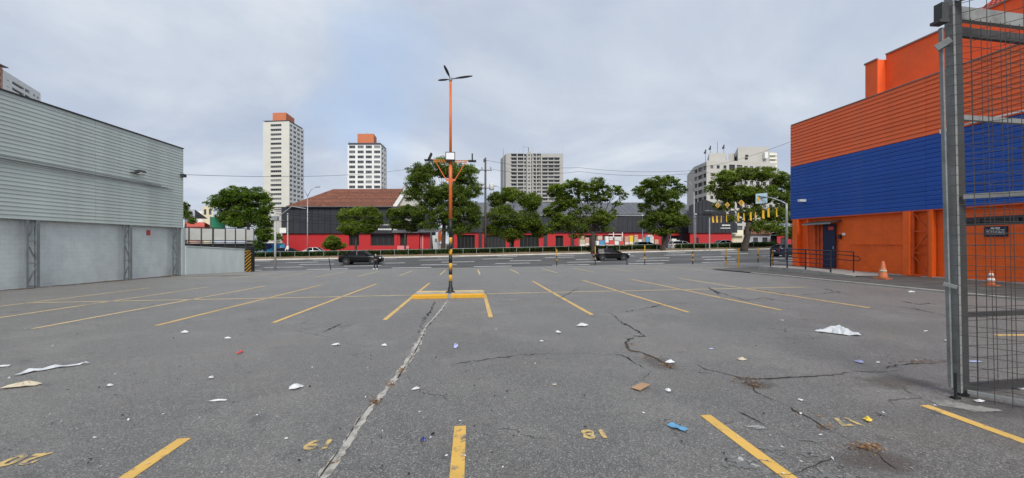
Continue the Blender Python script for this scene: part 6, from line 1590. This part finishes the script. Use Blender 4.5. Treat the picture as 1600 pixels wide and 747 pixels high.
# ------------------------------------------------------------------ traffic cones
def cone(label, x, y, h, stripe):
    z = side_z(x, y); t = thing('traffic_cone', label, 'traffic cone', (x, y, z), 'traffic cones by the store')
    m = MB(); m.box((x, y, z+.02), (h*.62, h*.62, .04), R(12)); m.build('base', M['cone'], t)
    m = MB(); m.lathe((x, y, z+.04), [(h*.24, 0), (h*.22, h*.06), (h*.06, h*.93), (h*.045, h*.95)], 16); cn = m.build('body', M['cone'], t, True)
    for a, b in stripe:
        r = lambda f: h*(.225+(.06-.225)*(f-.06)/.87)+.003
        m = MB(); m.lathe((x, y, z+.04), [(r(a), h*a), (r(b), h*b)], 16); m.build('band', M['white' if h < .6 else 'beige'], cn, True)
cone('faded tall orange traffic cone on the dark strip by the orange wall', 16.55, 15.15, .72, [(.34, .46)])
cone('small orange cone with white bands seen through the gate mesh', 17.1, 12.05, .50, [(.25, .42), (.58, .75)])

# ------------------------------------------------------------------ litter
def crumple(label, px, py, w, d, hgt, mat, rz=0, cat='litter', name='paper_scrap', outline=None, n=14, rough=.5):
    g = G(px, py); m = MB(); ring = []
    K = n; ph = [random.uniform(0, 6.28) for _ in range(3)]
    for i in range(K):
        a = 2*math.pi*i/K
        r = 1+.22*math.sin(2*a+ph[0])+.16*math.sin(3*a+ph[1])+.1*math.sin(5*a+ph[2]) if outline is None else outline[i % len(outline)]
        ring.append((math.cos(a)*r, math.sin(a)*r))
    ca, sa = math.cos(rz), math.sin(rz)
    def pt(x, y, z):
        X, Y = x*w/2, y*d/2; X, Y = X*ca-Y*sa+g.x, X*sa+Y*ca+g.y; return (X, Y, H(X, Y)+.009+z)
    lay = []
    for f in (1, .66, .33):
        lay.append([pt(x*f, y*f, max(0, hgt*(1-f*f)*random.uniform(1-rough, 1+rough)+(random.uniform(0, .35)*hgt if f == 1 else 0))) for x, y in ring])
    for a, b in zip(lay, lay[1:]):
        for i in range(K): m.face([a[i], a[(i+1) % K], b[(i+1) % K], b[i]])
    m.face(lay[-1])
    o = m.build(name, M[mat], None)
    o.modifiers.new('thick', 'SOLIDIFY').thickness = .0015
    return tag(o, label, cat, 'litter lying on the asphalt')
crumple('large crumpled white plastic bag on the right of the asphalt', 1310, 520, .56, .42, .085, 'plastic', .1, 'plastic bag', 'plastic_bag', n=22, rough=.8)
crumple('small flat tail of white film beside the large plastic bag', 1283, 518, .22, .14, .03, 'plastic', .2, 'litter', 'plastic_film')
crumple('crumpled cream paper sheet at the far left below the film strip', 37, 603, .26, .21, .035, 'beige', .2)
g0 = [(28, 588), (52, 580), (75, 577), (98, 574), (120, 571), (140, 569.5)]
P_ = [G(*q) for q in g0]; m = ribbon(P_, [.02, .06, .05, .055, .025, .008], .012, .06); m.v = [(x+random.gauss(0, .012), y+random.gauss(0, .012), z+abs(random.gauss(0, .014))) for x, y, z in m.v]
o = m.build('plastic_film', M['plastic']); o.modifiers.new('thick', 'SOLIDIFY').thickness = .0015; tag(o, 'long torn strip of pale film at the far left', 'litter', 'litter lying on the asphalt')
it = [(462, 606, .19, .12, .03, 'paper', 'flat white paper left of the pale joint'), (525, 539, .15, .12, .02, 'paper', 'round white paper between the joint and the left stall line'), (712, 543, .09, .1, .05, 'lilac', 'folded lilac paper below the traffic island'),
 (341, 627, .17, .04, .012, 'paper', 'thin white strip right of the cream sheet'), (356, 529, .19, .06, .02, 'paper', 'bent white strip near the left stall lines'), (375, 552, .05, .14, .03, 'redp', 'bright red plastic piece on the left asphalt'),
 (172, 603, .10, .05, .012, 'paper', 'small white scrap right of the cream sheet'), (330, 591, .07, .07, .02, 'paper', 'little white scrap above the thin strip'), (910, 510, .2, .13, .06, 'paper', 'torn white paper above the long crack'), (872, 520, .11, .12, .03, 'plastic', 'white card left of the torn white paper'),
 (846, 534, .08, .05, .015, 'paper', 'small white chip under the white card'), (650, 609, .09, .05, .02, 'paper', 'white folded scrap right of the pale joint'), (601, 541, .08, .06, .03, 'paper', 'white knotted scrap by the pale joint'), (1047, 567, .11, .09, .03, 'plastic', 'pale cup lid on the dirty crack'),
 (1159, 562, .14, .11, .02, 'beige', 'cream paper square right of the cracks'), (1111, 546, .08, .04, .01, 'lilac', 'small lilac slip in the middle right'), (1343, 567, .10, .08, .03, 'lilac', 'lilac crumpled paper below the plastic bag'), (1372, 567, .09, .04, .01, 'paper', 'thin white slip right of the lilac paper'),
 (1446, 518, .09, .05, .01, 'paper', 'white slip between the bag and the gate'), (1044, 611, .08, .08, .02, 'paper', 'crumpled white bit right of the brown card'), (1356, 658, .08, .06, .03, 'yellowp', 'yellow packet beside the stall number'), (661, 690, .045, .035, .025, 'dkblue', 'dark blue bottle cap on the bare asphalt'),
 (6, 573, .14, .09, .015, 'paper', 'white ring of paper at the left frame edge'), (289, 520, .16, .12, .03, 'paper', 'white scrap below the second stall line'), (1251, 626, .06, .04, .01, 'paper', 'tiny white scrap near the dry leaf heap'), (866, 602, .05, .04, .01, 'beige', 'tiny beige scrap in the middle of the asphalt'),
 (1482, 534, .09, .1, .05, 'plastic', 'white cup lying beside the gate post'), (1590, 607, .16, .12, .03, 'paper', 'white sheet behind the gate mesh'), (1530, 628, .1, .06, .015, 'paper', 'pale scrap under the gate leaf'), (1522, 566, .2, .05, .01, 'lilac', 'pale lilac strip behind the gate mesh'),
 (1424, 457, .2, .16, .05, 'paper', 'white scrap near the kerb edging by the orange wall'), (1222, 501, .08, .06, .01, 'paper', 'white chip left above the plastic bag')]
for px, py, w_, d_, h_, mt, lab in it: crumple(lab, px, py, w_, d_, h_, mt, random.uniform(-.5, .5), n=10)
# a flat brown card and a blue wrapper
g = [G(*q) for q in ((986, 608), (1003, 599.5), (1016, 604), (1000, 612.5))]; m = MB(); f_ = [p+Vector((0, 0, .014+random.uniform(0, .012))) for p in g]; e = Vector((0, 0, -.006)); m.face(f_[::-1]); m.face([p+e for p in f_])
for i in range(4): m.face([f_[i], f_[(i+1) % 4], f_[(i+1) % 4]+e, f_[i]+e])
tag(m.build('cardboard_piece', M['card']), 'flat rectangular brown cardboard piece below the cracks', 'cardboard', 'litter lying on the asphalt')
P_ = [G(*q) for q in ((1046, 665), (1053, 668), (1061, 670), (1072, 674))]; m = ribbon(P_, [.035, .045, .04, .03], .014, .03); m.v = [(x, y+random.gauss(0, .004), z+abs(random.gauss(0, .01))) for x, y, z in m.v]; o = m.build('plastic_wrapper', M['bluep']); o.modifiers.new('thick', 'SOLIDIFY').thickness = .002; tag(o, 'crumpled bright blue plastic wrapper', 'litter', 'litter lying on the asphalt')
# dry leaves along the joint and the cracks, crumbs of litter: nobody could count these
def scatter(name, spots, mat, size, lab, cat, zs=.02):
    cs = []
    for px, py, n_, sx, sy in spots:
        g = G(px, py)
        for _ in range(n_): x, y = g.x+random.gauss(0, sx), g.y+random.gauss(0, sy); cs.append((x, y, H(x, y)+.008+abs(random.gauss(0, zs))))
    m = MB()
    for c_ in cs:
        s = size*random.uniform(.4, 1.4); a = random.uniform(0, 6.28); u = Vector((math.cos(a), math.sin(a), random.uniform(-.3, .3)))*s; v = Vector((-math.sin(a), math.cos(a), random.uniform(-.4, .4)))*s*random.uniform(.3, .6); c_ = Vector(c_)
        m.face([c_-u, c_+v+Vector((0, 0, s*.3)), c_+u, c_-v])
    o = m.build(name, M[mat], None, kind='stuff'); tag(o, lab, cat)
zl = lambda x, y: (880+x/2.434, 440+y/2.434)
scatter('dry_leaves', [(*zl(700, 372), 54, .07, .03), (*zl(735, 398), 42, .05, .04), (*zl(720, 385), 30, .09, .03), (*zl(1350, 306), 54, .13, .03), (*zl(1420, 308), 42, .14, .03), (*zl(1000, 558), 24, .05, .03), (*zl(1145, 630), 78, .06, .035), (*zl(1170, 640), 36, .06, .03), (*zl(380, 315), 18, .06, .03), (*zl(260, 240), 12, .05, .03), (*zl(330, 290), 24, .12, .05), (*zl(400, 325), 24, .05, .03),
    (625, 582, 42, .025, .10), (611, 600, 30, .03, .06), (588, 630, 42, .03, .03), (590, 626, 24, .05, .03), (657, 530, 9, .02, .1), (640, 560, 12, .03, .08), (520, 725, 7, .02, .03), (1280, 650, 10, .1, .05), (1330, 700, 10, .1, .05), (1400, 560, 24, .25, .06), (60, 449, 36, 1.2, .15), (150, 437, 36, 1.6, .2), (20, 452, 30, .5, .1), (240, 431, 24, 1.5, .2)], 'leafdry', .0155, 'brown dry leaves gathered along the joint and the cracks', 'dry leaves', .007)
sp = [(random.uniform(0, 1480), 440+(random.random()**1.2)*300, 1, .02, .02) for _ in range(220)]
scatter('litter_crumbs', sp, 'paper', .014, 'tiny pale crumbs of litter strewn over the asphalt', 'crumbs', .004)
sp = [(random.uniform(0, 1480), 450+(random.random()**1.1)*290, 1, .02, .02) for _ in range(160)]
scatter('dark_crumbs', sp, 'black', .017, 'small dark leaves and bits strewn over the asphalt', 'crumbs', .006)
